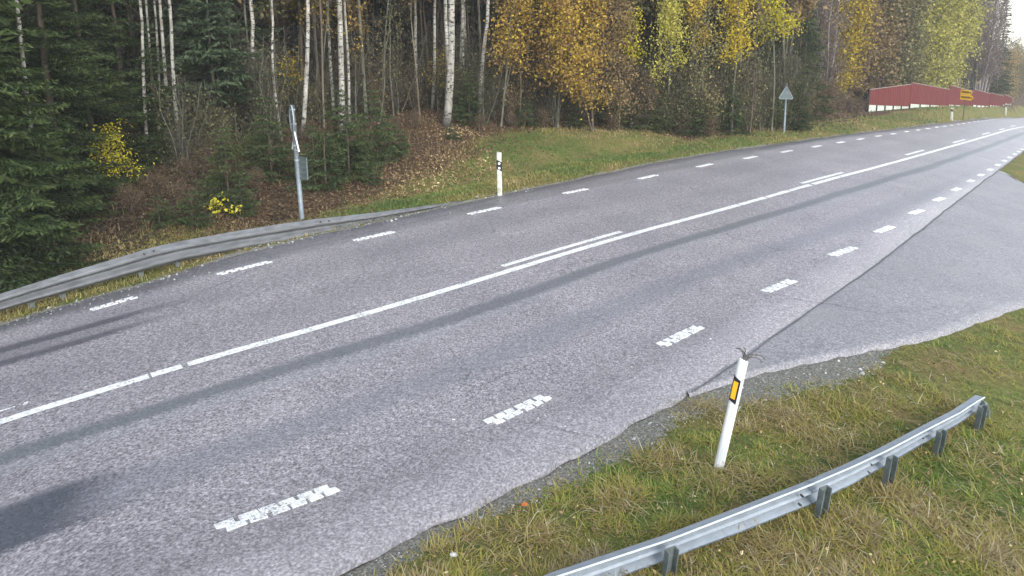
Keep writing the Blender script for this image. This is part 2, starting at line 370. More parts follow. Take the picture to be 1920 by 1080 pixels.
M['leaf_yellow'] = foliage('yellow_leaves', [(0, (.10, .085, .03)), (.3, (.32, .23, .03)), (.7, (.56, .42, .03)), (1, (.72, .60, .06))], .35)
M['leaf_orange'] = foliage('orange_leaves', [(0, (.09, .07, .05)), (.35, (.21, .145, .07)), (.62, (.37, .23, .07)), (.85, (.52, .35, .05)), (1, (.66, .52, .07))], .35)
M['leaf_bright'] = foliage('bright_leaves', [(0, (.20, .20, .02)), (.5, (.55, .47, .03)), (1, (.78, .72, .07))], .35)
M['leaf_olive'] = foliage('olive_leaves', [(0, (.06, .062, .032)), (.4, (.13, .128, .06)), (.75, (.24, .22, .10)), (1, (.38, .33, .13))], .3)
M['leaf_lime'] = foliage('lime_leaves', [(0, (.15, .15, .055)), (.4, (.36, .34, .085)), (.75, (.55, .51, .11)), (1, (.72, .66, .14))], .35)
M['leaf_brown'] = foliage('brown_leaves', [(0, (.12, .09, .075)), (.5, (.27, .20, .16)), (1, (.42, .33, .25))], .2)
M['leaf_amber'] = foliage('amber_leaves', [(0, (.12, .09, .055)), (.5, (.27, .185, .09)), (1, (.44, .32, .13))], .3)
M['twig_haze'] = foliage('bare_twigs', [(0, (.09, .075, .06)), (.6, (.19, .155, .13)), (1, (.30, .24, .19))], 0, .8)
M['grass'] = foliage('grass_blades', [(0, (.10, .18, .035)), (.25, (.18, .25, .05)), (.45, (.29, .30, .06)), (.66, (.40, .34, .08)), (.82, (.27, .19, .085)), (.93, (.42, .35, .19)), (1, (.66, .60, .42))], .25)
M['verge_grass'] = foliage('verge_grass_blades', [(0, (.09, .155, .04)), (.3, (.16, .24, .055)), (.55, (.26, .265, .075)), (.8, (.34, .27, .10)), (1, (.46, .36, .18))], .25)
M['litter'] = foliage('fallen_leaves', [(0, (.05, .038, .024)), (.4, (.14, .092, .052)), (.72, (.30, .20, .10)), (.93, (.48, .35, .17)), (1, (.66, .56, .28))], .1)
M['fern'] = foliage('dead_bracken', [(0, (.07, .05, .033)), (.5, (.18, .12, .066)), (1, (.34, .25, .13))], .15)
M['leaf_round'] = foliage('round_tree_leaves', [(0, (.16, .12, .07)), (.5, (.44, .31, .12)), (1, (.66, .50, .18))], .3)
M['far_twig'] = foliage('hazed_twigs', [(0, (.16, .13, .12)), (.6, (.30, .25, .22)), (1, (.42, .35, .30))], 0, .8)  # paler twigs for the far bare trees, distance haze put into the colour
M['hazed_bark'] = bark('hazed_bark', (.16, .14, .13), (.28, .25, .23), 4)  # bark paled the same way, with the haze in its colour
# ground: attributes g = grass, l = leaf litter, k = crushed stone
def ground_mat():
    m, nt, b = new_mat('ground'); tc = N(nt, "ShaderNodeTexCoord").outputs["Object"]
    n1 = tex(nt, 9, 6, .75, tc); n2 = tex(nt, .7, 4, .6, tc); n3 = tex(nt, 40, 3, .7, tc)
    grass = mix(nt, ramp(nt, n2, [(.38, (0, 0, 0)), (.62, (1, 1, 1))]), ramp(nt, n1, [(.3, (.06, .085, .022)), (.7, (.17, .19, .05))]), ramp(nt, n1, [(.3, (.11, .085, .04)), (.7, (.28, .22, .08))]))
    leaf = ramp(nt, n1, [(.25, (.028, .020, .014)), (.5, (.085, .055, .032)), (.68, (.17, .11, .058)), (.8, (.27, .19, .10))])
    grav = ramp(nt, n3, [(.3, (.085, .080, .066)), (.5, (.20, .19, .162)), (.68, (.36, .345, .30)), (.8, (.58, .57, .53))])
    wl = math_n(nt, 'MULTIPLY_ADD', math_n(nt, 'SUBTRACT', n1, .5), 1.6, attr_n(nt, "l"))
    wk = math_n(nt, 'MULTIPLY_ADD', math_n(nt, 'SUBTRACT', n1, .5), 1.6, attr_n(nt, "k"))
    st = lambda w: ramp(nt, w, [(.42, (0, 0, 0)), (.58, (1, 1, 1))])
    col = mix(nt, st(wl), grass, leaf); col = mix(nt, st(wk), col, grav)
    nt.links.new(col, b.inputs["Base Color"]); b.inputs["Roughness"].default_value = .9; b.inputs["Specular IOR Level"].default_value = .15
    bump(nt, b, n1, .04)
    return m
M['ground'] = ground_mat()

# ------------------------------------------------------------------ ground sheet
def axis(segs):
    out = [segs[0][0]]
    for a, b, st in segs:
        n = max(1, int(round((b - a) / st))); out += list(np.linspace(a, b, n + 1)[1:])
    return np.array(out)
gx = axis([(-600, -120, 40), (-120, -40, 4), (-40, -14, .8), (-14, 14, .2), (14, 30, .4), (30, 104, 1.0), (104, 200, 5), (200, 700, 50)])
gy = axis([(-300, -20, 35), (-20, 2, 1.5), (2, 13, .2), (13, 30, .4), (30, 112, .9), (112, 160, 4), (160, 800, 50)])
GX, GY = np.meshgrid(gx, gy); X, Y = GX.ravel(), GY.ravel()
def edge_jag(x, y): return (noise(x, y, .55, 21, 3) - .5) * .22
d_left = -sdist(LE, X, Y); d_out = sdist(OU, X, Y); Z = gz(X, Y)
GRASS_PX = [(-200, 640), (-60, 560), (60, 500), (200, 450), (330, 415), (480, 402), (560, 392), (640, 370), (740, 345), (850, 312), (890, 275), (950, 255), (1050, 243), (1200, 243), (1300, 252), (1450, 243), (1560, 228), (1640, 212)]
LITTER_EDGE = poly_w(GRASS_PX)[:, :2]; LITTER_EDGE = np.vstack([LITTER_EDGE, LITTER_EDGE[-1] + np.array([80, 74])])
d_lit = -sdist(LITTER_EDGE, X, Y)
SIDE_A = np.vstack([SEAM[9:16, :2], poly_w([(1882, 321), (1900, 334), (1922, 354)])[:, :2]])
SIDE_A = ext(SIDE_A, 0, 30, d1=(.95, .30))
island = (sdist(SIDE_A, X, Y) < 0) & (sdist(SE, X, Y) > 0) & (X > 15)
inside = (d_left < 0) & (d_out < 0) & ~island
edge_in = np.minimum(np.minimum(-d_left, -d_out), np.where(X > 17, np.abs(sdist(SE, X, Y)) + (sdist(SIDE_A, X, Y) > 0) * 9 + (sdist(SE, X, Y) < 0) * 0, 9))
Z = Z - np.where(inside, .10 * ss(-.02, .15, edge_in), 0) + np.where(~inside, 0.0, 0)
lw = ss(-.9, .9, d_lit + (noise(X, Y, 2.2, 31) - .5) * 2.2) * (d_left > 0)
GW = lambda x, y: .34 + (noise(x, y, 1.0, 33) - .5) * .55 + .30 * ss(1.8, 3.2, x) * (1 - ss(4.4, 5.8, x)) - .55 * ss(4.6, 6.2, x)
kw_ = (1 - ss(-.25, .25, d_out - GW(X, Y))) * (d_out > -1)
kw_ = np.maximum(kw_, .9 * (1 - ss(.10, .40, d_left + (noise(X, Y, 1.0, 35) - .5) * .3)) * (d_left > -1))
nX, nY = len(gx), len(gy)
idx = np.arange(nX * nY).reshape(nY, nX)
F = np.stack([idx[:-1, :-1], idx[:-1, 1:], idx[1:, 1:], idx[1:, :-1]], -1).reshape(-1, 4)
ground = link(np_mesh("ground", np.c_[X, Y, Z], F, M['ground'], {"l": lw, "k": kw_}, True), "ground"); tag(ground, kind='structure')

# ------------------------------------------------------------------ road
def resample(P, n):
    s = np.r_[0, np.cumsum(np.linalg.norm(np.diff(P, axis=0), axis=1))]; t = np.linspace(0, 1, n)
    # denser where the samples are near
    return np.c_[np.interp(t * s[-1], s, P[:, 0]), np.interp(t * s[-1], s, P[:, 1])]
def smooth(P, n=60, it=3):
    for _ in range(it):
        Q = [P[0]]
        for a, b in zip(P[:-1], P[1:]): Q += [.75 * a + .25 * b, .25 * a + .75 * b]
        Q.append(P[-1]); P = np.array(Q)
    return P
CEN = poly_w([(-300, 880), (-150, 838), (0, 795), (170, 743), (340, 690), (500, 643), (660, 597), (935, 515), (1150, 450), (1360, 394), (1520, 348), (1655, 312), (1735, 289), (1800, 270.5), (1850, 256), (1900, 241)])
CN = smooth(ext(CEN, 25, 100, d0=(-.88, -.47), d1=(.70, .71)), it=2)
LES = smooth(LE, it=2); SES = smooth(SE, it=2)
cs = np.r_[0, np.cumsum(np.linalg.norm(np.diff(CN, axis=0), axis=1))]
s0 = None
def cen(s):
    x = np.interp(s, cs, CN[:, 0]); y = np.interp(s, cs, CN[:, 1])
    e = .4; tx = np.interp(s + e, cs, CN[:, 0]) - np.interp(s - e, cs, CN[:, 0]); ty = np.interp(s + e, cs, CN[:, 1]) - np.interp(s - e, cs, CN[:, 1])
    h = np.hypot(tx, ty); return x, y, tx / h, ty / h
def s_of(P):
    d = np.hypot(CN[:, 0] - P[0], CN[:, 1] - P[1]); best = None
    ssamp = np.linspace(0, cs[-1], 8000); x, y, _, _ = cen(ssamp); k = np.argmin(np.hypot(x - P[0], y - P[1])); return ssamp[k]
S_REF = s_of(poly_w([(0, 795)])[0])
S_SEAM = s_of(poly_w([(1400, 662)])[0])
sv = np.r_[np.arange(0, S_REF - 4, .5), np.arange(S_REF - 4, S_REF + 22, .12), np.arange(S_REF + 22, S_REF + 60, .5), np.arange(S_REF + 60, cs[-1] - 1, 2.5)]
cx_, cy_, tx_, ty_ = cen(sv); nx_, ny_ = ty_, -tx_     # normal to the right
rowsV, U_, V_ = [], [], []
offs = np.linspace(-6, 8, 2801)
A_cols = np.linspace(0, 1, 15)
lim = []
for i in range(len(sv)):
    px_, py_ = cx_[i] + nx_[i] * offs, cy_[i] + ny_[i] * offs
    dL = sdist(LES, px_[::20], py_[::20]); dR = sdist(SES, px_[::20], py_[::20]); oo = offs[::20]
    kl = np.where((dL[:-1] <= 0) & (dL[1:] > 0))[0]; kr = np.where((dR[:-1] <= 0) & (dR[1:] > 0))[0]
    l = oo[kl[-1]] + .1 * (-dL[kl[-1]]) / (dL[kl[-1] + 1] - dL[kl[-1]]) if len(kl) else (lim[-1][0] if lim else -4.2)
    r_ = oo[kr[0]] + .1 * (-dR[kr[0]]) / (dR[kr[0] + 1] - dR[kr[0]]) if len(kr) else (lim[-1][1] if lim else 4.6)
    lim.append((l, r_))
lim = np.array(lim)
lim[:, 0] = np.clip(lim[:, 0], -5.2, -2.6); lim[:, 1] = np.clip(lim[:, 1], 2.1, 6.5)
for i in range(len(sv)):
    l, r_ = lim[i]
    jl = (noise(sv[i], 3.0, .5, 41, 3) - .5) * .16; jr = ((noise(sv[i], 9.0, .9, 43, 3) - .5) * .12 + (noise(sv[i], 4.0, .28, 44, 3) - .5) * .13) * (1.0 if sv[i] < S_SEAM else .12)
    o = np.r_[l + jl - .03, np.interp(np.linspace(0, 1, 13), [0, 1], [l + jl, r_ + jr]), r_ + jr + .03]
    x, y = cx_[i] + nx_[i] * o, cy_[i] + ny_[i] * o; z = base_z(x, y) + .012
    z[0] -= .07; z[-1] -= .07
    rowsV.append(np.c_[x, y, z]); U_.append(o); V_.append(np.full(15, sv[i] - S_REF))
RV = np.vstack(rowsV); nr = len(sv); idx = np.arange(nr * 15).reshape(nr, 15)
RF = np.stack([idx[:-1, :-1], idx[:-1, 1:], idx[1:, 1:], idx[1:, :-1]], -1).reshape(-1, 4)
V1 = s_of(poly_w([(232, 965)])[0]) - S_REF; V2 = s_of(poly_w([(150, 915)])[0]) - S_REF; V3 = s_of(poly_w([(345, 558)])[0]) - S_REF
M['asphalt'] = asphalt('road_asphalt', False, V1, V2, V3)
road = link(np_mesh("road", RV, RF, M['asphalt'], {"u": np.concatenate(U_), "v": np.concatenate(V_)}, False), "road"); tag(road, kind='structure')
# side road: ruled sheet between its two edges
nA = 70; a_ = resample(SIDE_A, nA); b_ = resample(smooth(OU[np.argmin(np.hypot(OU[:, 0] - SEAM[9, 0], OU[:, 1] - SEAM[9, 1])):], it=2), nA)
t = np.linspace(-.015, 1.0, 24)[None, :, None]
SP = a_[:, None, :] * (1 - t) + b_[:, None, :] * t
jj = (noise(np.arange(nA) * .35, np.zeros(nA) + 5, .8, 51, 3) - .5) * .16; SP[:, -1, 0] += jj; SP[:, -2, 0] += jj
SP = np.concatenate([SP, SP[:, -1:, :] + np.array([.02, -.03])], 1); SZ = base_z(SP[..., 0], SP[..., 1]) + .006; SZ[:, -1] -= .07; SZ[:, 0] += -.012
idx = np.arange(nA * 25).reshape(nA, 25)
SF = np.stack([idx[:-1, :-1], idx[:-1, 1:], idx[1:, 1:], idx[1:, :-1]], -1).reshape(-1, 4)
side_road = link(np_mesh("side_road", np.c_[SP[..., 0].ravel(), SP[..., 1].ravel(), SZ.ravel()], SF, M['side']), "side_road"); tag(side_road, kind='structure')

def rpt(s, off, dz=.018):
    x, y, tx, ty = cen(s); X_, Y_ = x + ty * off, y - tx * off
    return (float(X_), float(Y_), float(base_z(X_, Y_)) + dz)
def so(px, py):
    P = march(px, py, base_z); s = s_of(P); x, y, tx, ty = cen(s); return s, float((P[0] - x) * ty - (P[1] - y) * tx)
# solid centre line, in the lengths it was laid in, with its worn gaps
gaps = [(so(283, 708)[0], .015, .015), (so(348, 688)[0], .04, .035), (so(1390, 386)[0], .015, .015), (so(1440, 372)[0], .03, .03), (so(1480, 359)[0], .03, .02), (so(1520, 346)[0], .12, .06)]
gaps.sort()
def strip(parent, name, s_a, s_b, off, w, step=.22, ragged=.006, dz=.018):
    n = max(2, int((s_b - s_a) / step) + 1); V = []; 
    for k, s in enumerate(np.linspace(s_a, s_b, n)):
        j1 = (noise(s, off, .16, 61, 2) - .5) * ragged * 2; j2 = (noise(s, off + 4, .16, 62, 2) - .5) * ragged * 2
        V += [rpt(s, off - w / 2 + j1, dz), rpt(s, off + w / 2 + j2, dz)]
    F = [(2 * i, 2 * i + 1, 2 * i + 3, 2 * i + 2) for i in range(n - 1)]
    return link(np_mesh(name, V, F, M['paint']), name, parent)
cuts = [0]
for c_, h1, h2 in sorted(gaps): cuts += [c_ - h1, c_ + h2]
cuts += [cs[-1] - 3]
for a, b in zip(cuts[0::2], cuts[1::2]):
    if b - a > .05: strip(road, "solid_centre_line", max(a, 0), b, 0.0, .162, .22 if b < S_REF + 60 else 1.0, ragged=.024 if gaps[-2][0] - 2 < (a + b) / 2 < gaps[-1][0] + 1 else .008)
c0 = so(940, 500)
for (pa, pb) in (((940, 500), (1167, 436)), ((1503, 345), (1580, 324)), ((1697, 291), (1733, 282.3)), ((1787, 268.3), (1809, 262)), ((1842, 252.5), (1855, 249)), ((1874, 244), (1883, 241.5)), ((1896, 237.5), (1903, 235.5))):
    a, b = so(*pa), so(*pb)
    strip(road, "centre_line_dash", a[0], b[0], (a[1] + b[1]) / 2 if abs(a[1] + b[1]) < 1.2 else -.33, .13)
a = so(45, 768); strip(road, "centre_line_dash", a[0] - 2.9, a[0] - .12, -.33, .05, ragged=.02); strip(road, "centre_line_dash", a[0] - .03, a[0] + .02, -.33, .08)
# edge dashes: each a double row of raised blobs of paint
def edge_dash(px, py, L, w, cells, rag, ok=True):
    s, off = so(px, py); m = MB(); r = random.Random(int(px * 7 + py))
    cl = L / (cells + .3)
    for k in range(cells):
        c = s - L / 2 + k * cl; e0, e1 = cl * r.uniform(.0, .12), cl * r.uniform(.80, .93); sh = cl * r.uniform(.30, .46); h = w / 2
        out = [(c + e0, -h), (c + e1, -h), (c + e1, -.02 * w), (c + e1 + sh, .04 * w), (c + e1 + sh, h), (c + e0 + sh, h), (c + e0 + sh, .06 * w), (c + e0, .0)]
        out = [(a_ + r.uniform(-.009, .009), off + b__ + r.uniform(-.008, .008)) for a_, b__ in out]
        top = [rpt(a_, b__, .0225) for a_, b__ in out]; bot = [rpt(a_, b__, .0125) for a_, b__ in out]
        m.add(top + bot, [(0, 1, 2, 7), (7, 2, 3, 6), (6, 3, 4, 5)] + [(i, 8 + i, 8 + (i + 1) % 8, (i + 1) % 8) for i in range(8)])
    m.build("edge_line_dash", M['paint'], road)
RP = [(531, 953), (974, 771), (1275, 632), (1462, 537), (1580, 473), (1659, 431), (1718.5, 398), (1760.5, 374.5), (1792.5, 356), (1820, 340), (1839.3, 328.7), (1856.7, 318.7), (1870.7, 310), (1883, 302), (1893, 295.7), (1902.5, 289.7), (1910, 284.7), (1916.7, 280.5)]
for i, p in enumerate(RP): edge_dash(*p, 1.02, .17, 6, 1)
LP = [(-120, 655), (200, 574), (458, 504), (702, 444), (909, 396), (1080, 359), (1215, 332.5), (1321, 311), (1406, 296.2), (1475, 284.5), (1530.5, 275), (1576, 267.5), (1613, 261.2), (1647, 255.5), (1675, 251.3), (1700, 247.3), (1721.3, 244.2), (1739.7, 241.5), (1756.3, 238.8), (1771.2, 237), (1784.2, 235.2), (1796.2, 233.3), (1806.8, 231.8), (1817, 230.3), (1826.2, 229), (1834.7, 228), (1842.5, 227), (1849.6, 226), (1856, 225), (1862.5, 224.2), (1868.5, 223.4), (1874, 222.6), (1879, 222)]
for i, p in enumerate(LP): edge_dash(*p, 1.02, .15, 6, 1)

# tarred joint between the road and the side road
SJ = smooth(SEAM[9:17, :2], it=2); SJ = resample(SJ, 160); m = MB(); n_ = len(SJ)
dS = np.gradient(SJ, axis=0); dS /= np.linalg.norm(dS, axis=1)[:, None]; nS = np.c_[dS[:, 1], -dS[:, 0]]
wj = .003 + .011 * noise(np.arange(n_) * .3, np.zeros(n_), 1.0, 91, 2) + .0003 * np.hypot(SJ[:, 0], SJ[:, 1]); oj = .04 + (noise(np.arange(n_) * .25, np.ones(n_) * 3, 1.0, 92, 3) - .5) * .08
a_ = SJ + nS * (oj - wj)[:, None]; b_ = SJ + nS * (oj + wj)[:, None]
m.add([(p[0], p[1], float(base_z(p[0], p[1])) + .0165) for q in zip(a_, b_) for p in q], [(2 * i, 2 * i + 1, 2 * i + 3, 2 * i + 2) for i in range(n_ - 1)])
m.build("tarred_joint", M['tar'], road)
# ------------------------------------------------------------------ guardrails
def frame_at(P, d):          # matrix with local x along the rail, y away from the camera's side, z up
    dx = Vector((d[0], d[1], d[2] if len(d) > 2 else 0)).normalized(); z = Vector((0, 0, 1)); y = z.cross(dx).normalized(); z2 = dx.cross(y)
    m = Matrix((dx, y, z2)).transposed().to_4x4(); m.translation = Vector(P); return m
W_PROF = [(0, .5), (.12, .50), (.30, .46), (.92, .33), (1, .27), (.98, .19), (.30, .07), (.12, 0), (.30, -.07), (.98, -.19), (1, -.27), (.92, -.33), (.30, -.46), (.12, -.50), (0, -.5)]
def wbeam(tops, heights, depth, side, thick=.006):
    """W-profile sheet swept along the points of its top edge; side=+1 bulges to the right of its direction"""
    m = MB(); n = len(tops); P = [Vector(p) for p in tops]; k = len(W_PROF); ringsA = []; ringsB = []
    for i in range(n):
        t = (P[min(i + 1, n - 1)] - P[max(i - 1, 0)]); nrm = Vector((t.y, -t.x, 0)).normalized() * side
        up = Vector((0, 0, 1)); h = heights[i]
        q = [P[i] + up * (z - .5) * h + nrm * d * depth for d, z in W_PROF]
        ringsA.append(q); ringsB.append([p - nrm * thick for p in q])
    for R_, flip in ((ringsA, 0), (ringsB, 1)):
        vs = [v for r in R_ for v in r]; fs = []
        for i in range(n - 1):
            for j in range(k - 1):
                f = (i * k + j, i * k + j + 1, (i + 1) * k + j + 1, (i + 1) * k + j); fs.append(f[::-1] if flip else f)
        m.add(vs, fs)
    for j in (0, k - 1):   # close the rims
        vs = [r[j] for r in ringsA] + [r[j] for r in ringsB]; m.add(vs, [(i, i + 1, n + i + 1, n + i) for i in range(n - 1)])
    return m
def cpost(P, top_z, d, w=.10, dep=.05, lean=(0, 0)):
    """channel-section steel post, open towards the camera's side"""
    m = MB(); z0 = float(gz(P[0], P[1])) - .3; h = top_z - z0; t = .008
    M_ = frame_at((P[0], P[1], z0), (d[0], d[1], 0)); sh = Matrix.Identity(4); sh[0][2] = lean[0]; sh[1][2] = lean[1]; M_ = M_ @ sh
    prof = [(-w / 2, 0), (-w / 2, -dep), (-w / 2 + t, -dep), (-w / 2 + t, -t), (w / 2 - t, -t), (w / 2 - t, -dep), (w / 2, -dep), (w / 2, 0)]
    vs = [M_ @ Vector((x, y, z)) for z in (0, h) for x, y in prof]; n = 8
    m.add(vs, [(i, (i + 1) % n, n + (i + 1) % n, n + i) for i in range(n)] + [(0, 1, 2, 3)[::-1], (0, 3, 4, 7)[::-1], (4, 5, 6, 7)[::-1], (8, 9, 10, 11), (8, 11, 12, 15), (12, 13, 14, 15)])
    return m
# near guardrail: rail top edge and lower edge read off against the ground
RT = [(480, 1300), (880, 1150), (1045, 1082), (1255, 1013), (1400, 957), (1537, 903), (1600, 876), (1662, 847), (1755, 798), (1800, 775), (1832, 754), (1846, 746)]
RB = [(530, 1338), (925, 1185), (1095, 1112), (1268, 1046), (1415, 993), (1546, 942), (1608, 910), (1669, 875), (1760, 821), (1805, 796), (1840, 772), (1853, 754)]
railP = []; railH = []
rail_z = lambda px: .34 - .20 * float(ss(1560, 1860, px))
for (a, b), (c, d) in zip(RT, RB):
    r0 = ray(a, b); tt = (rail_z(a) - CAM_H) / r0[2]; base = np.array([r0[0] * tt, r0[1] * tt]); 
    zt = CAM_H + math.hypot(*base) * r0[2] / math.hypot(r0[0], r0[1]); zb = z_at(a, b + (d - b) * 1.0 - (c - a) * -.42, base)
    railP.append((base[0], base[1], zt)); railH.append(max(.05, (zt - zb) * .88))
near_rail = empty("guardrail", (railP[0][0], railP[0][1], 0), "bright galvanised steel guardrail in the near verge, seen from behind its posts", "guardrail")
org = Vector(near_rail.location)
def shift(m, o):
    m.v = [(x - o[0], y - o[1], z - o[2]) for x, y, z in m.v]; return m
dn = np.array(railP[5]) - np.array(railP[2])
splits = [(0, 5), (5, 9), (9, 11)]
for a, b in splits:
    pts = []; hs = []
    for i in range(a, b):
        for q in np.linspace(0, 1, 5)[:-1]: pts.append(np.array(railP[i]) * (1 - q) + np.array(railP[i + 1]) * q); hs.append(railH[i] * (1 - q) + railH[i + 1] * q)
    pts.append(np.array(railP[b])); hs.append(railH[b])
    if a: # each length laps over the one before
        pts[0] = pts[0] + (pts[0] - pts[1]) * .6; pts = [p + np.array([0, 0, .004]) for p in pts]
    bm_ = shift(wbeam(pts, hs, .095, -1), org).build("rail_beam", M['galv'], near_rail)
    lp = MB(); lp.tube([p + np.array([0, 0, .004]) for p in pts], .0085, 6); shift(lp, org).build("rolled_edge", M['galv_lit_rim'], bm_, True)
for (px, py), wv in (((850, 1168), .085), ((1253, 1018), .085), ((1536, 906), .085), ((1661, 850), .085), ((1754, 802), .08), ((1831, 757), .08)):
    r0 = ray(px, py - 2); tt = (rail_z(px) + .01 - CAM_H) / r0[2]; P = np.array([r0[0] * tt, r0[1] * tt]); dd = dn / np.linalg.norm(dn); P = P + np.array([dd[1], -dd[0]]) * .035 - dd[:2] * .075
    po = shift(cpost(P, rail_z(px) + .012, dd, wv * 1.15, .055, (.10, -.03)), org).build("post", M['galv_dark'], near_rail)
    m = MB()
    for ddx, ddz in ((-.13, -.05), (-.15, -.13)):
        m = MB(); c = np.array([P[0], P[1], rail_z(px) - .01]) + np.array([dd[0] * ddx, dd[1] * ddx, ddz]) - np.array([dd[1], -dd[0], 0]) * .035
        m.tube([c - np.array([dd[1], -dd[0], 0]) * .01, c + np.array([dd[1], -dd[0], 0]) * .02], .011, 6)
        if px > 1300: shift(m, org).build("bolt", M['bolt'], near_rail)
m = MB(); e0 = np.array(railP[-1]); e1 = np.array(railP[-2]); dd = (e0 - e1) / np.linalg.norm(e0 - e1)
m.tube([e0 - dd * .05 + (0, 0, -.05), e0 + dd * .04 + (0, 0, -.09), e0 + dd * .12 + (0, 0, -.2), e0 + dd * .18 + (0, 0, -.5)], [.03, .03, .03, .03], 8)
shift(m, org).build("buried_end", M['galv_dark'], near_rail)

# far guardrail, left of the road
LT = [(-120, 596), (0, 551), (60, 532), (115, 515), (200, 490), (285, 464), (340, 452), (440, 434), (520, 421), (590, 411), (700, 399), (775, 389), (850, 379), (890, 374)]
LB = [(-120, 628), (0, 583), (60, 565), (115, 550), (200, 527), (285, 503), (340, 489), (440, 470), (520, 457), (590, 444), (700, 422), (775, 403), (850, 385), (890, 377)]
rp2 = []; rh2 = []
G_OFF = .42
for (a, b), (c, d) in zip(LT, LB):
    # foot of the rail: just outside the asphalt edge
    d0 = ray(a, b); h0 = math.hypot(d0[0], d0[1]); rr = np.arange(6, 26, .01); dist = -sdist(LE, rr * d0[0] / h0, rr * d0[1] / h0)
    k = np.argmax(dist > (G_OFF if a < 700 else .30)); R0 = rr[k]
    P = (d0[0] / h0 * R0, d0[1] / h0 * R0); zt = CAM_H + R0 * d0[2] / h0
    rp2.append((P[0], P[1], zt)); rh2.append(max(.05, zt - z_at(a, d, P)))
far_rail = empty("guardrail", (rp2[1][0], rp2[1][1], 0), "weathered grey steel guardrail along the far edge of the road, sinking into the grass", "guardrail"); org2 = Vector(far_rail.location)
for a, b in ((0, 3), (3, 5), (5, 7), (7, 9), (9, 11), (11, 13)):
    pts = []; hs = []
    for i in range(a, b):
        for q in np.linspace(0, 1, 5)[:-1]: pts.append(np.array(rp2[i]) * (1 - q) + np.array(rp2[i + 1]) * q); hs.append(rh2[i] * (1 - q) + rh2[i + 1] * q)
    pts.append(np.array(rp2[b])); hs.append(rh2[b])
    if a: pts[0] = pts[0] + (pts[0] - pts[1]) * .35; pts = [p + np.array([.003, -.003, .005]) for p in pts]
    shift(wbeam(pts, hs, .12, 1), org2).build("rail_beam", M['galv_old'], far_rail)
dd2 = np.array(rp2[5]) - np.array(rp2[3]); dd2 /= np.linalg.norm(dd2)
for i, q in ((0, .4), (1, .9), (2, .95), (4, .7), (5, .8), (7, .6), (9, .2), (10, .1)):
    P = np.array(rp2[i]) * (1 - q) + np.array(rp2[i + 1]) * q
    shift(cpost(P + np.array([dd2[1], -dd2[0], 0]) * -.05, P[2] - .02, dd2, .09, .05), org2).build("post", M['galv_dark'], far_rail)
for (px, py) in ((267, 475), (286, 470), (597, 417), (612, 414), (797, 390)):
    i = max(k for k in range(len(LT)) if LT[k][0] <= px); q = (px - LT[i][0]) / (LT[i + 1][0] - LT[i][0]); P = np.array(rp2[i]) * (1 - q) + np.array(rp2[i + 1]) * q; nn = np.array([dd2[1], -dd2[0], 0])
    m = MB(); c = P + np.array([0, 0, -.05]); m.tube([c + nn * .03, c + nn * .16], .016, 6); shift(m, org2).build("bolt", M['bolt'], far_rail)

# ------------------------------------------------------------------ marker posts
def marker(name, base, top, w, label, kind, group=None, matw='dirty_white', bend=0, dep=.05):
    B = at(*base) if len(base) == 2 else np.array(base); T = on_depth(top[0], top[1], B); B = B - np.array([0, 0, .06])
    up = Vector(T - B); h = up.length; up.normalize(); xr = Vector((B[1], -B[0], 0)).normalized(); xr = (xr - up * xr.dot(up)).normalized(); yb = up.cross(xr)
    Mx = Matrix((xr, yb, up)).transposed().to_4x4(); o = empty(name, Vector(B) + Vector((0, 0, .06)), label, "marker post", group); Mx.translation = Vector((0, 0, -.06))
    def slab(z0, z1, x0, x1, y0, y1, sl=0, n=1):
        m = MB(); vs = []
        for z, a in ((z0, 0), (z1, 1)):
            for x, y in ((x0, y0), (x1, y0), (x1, y1), (x0, y1)):
                s_ = sl * ((x - (x0 + x1) / 2) / w) if n else 0
                vs.append(Mx @ Vector((x + bend * (z / h) ** 2, y, z + s_)))
        m.add(vs, [(3, 2, 1, 0), (4, 5, 6, 7), (0, 1, 5, 4), (1, 2, 6, 5), (2, 3, 7, 6), (3, 0, 4, 7)]); return m
    # shell: a rounded half-tube, open at the back
    m = MB(); k = 9; ringsV = []; zs = np.linspace(0, h, 9)
    for z in zs:
        for j in range(k):
            an = math.pi * j / (k - 1); x = -w / 2 * math.copysign(abs(math.cos(an)) ** .6, math.cos(an)); y = -dep * abs(math.sin(an)) ** .5
            tz = z - (.035 * (x + w / 2) / w if z > h - .01 else 0)
            ringsV.append(Mx @ Vector((x + bend * (z / h) ** 2, y, tz)))
        for x in (w / 2 - .006, -w / 2 + .006): ringsV.append(Mx @ Vector((x + bend * (z / h) ** 2, -.004, z - (.03 if z > h - .01 else 0))))
    kk = k + 2; nz = len(zs)
    fs = [(i * kk + j, i * kk + (j + 1) % kk, (i + 1) * kk + (j + 1) % kk, (i + 1) * kk + j) for i in range(nz - 1) for j in range(kk)]
    m.add(ringsV, fs + [tuple(range(kk))[::-1], tuple((nz - 1) * kk + j for j in range(kk))]); m.build("post_body", M[matw], o)
    return o, Mx, h, slab, w, dep
o, Mx, h, slab, w, dep = marker("marker_post", (1345, 880), (1395, 670), .094, "leaning white marker post with amber reflector in the grass by the near guardrail", 'near', matw='white_plastic')
slab(h * .645, h * .84, -w / 2 - .004, w * .16, -dep - .006, -.01, -.05).build("dark_band", M['black'], o)
slab(h * .675, h * .815, -w / 2 + .0, -w * .03, -dep - .013, -dep + .0, -.02).build("amber_reflector", M['amber'], o)
m = MB(); r = random.Random(3)
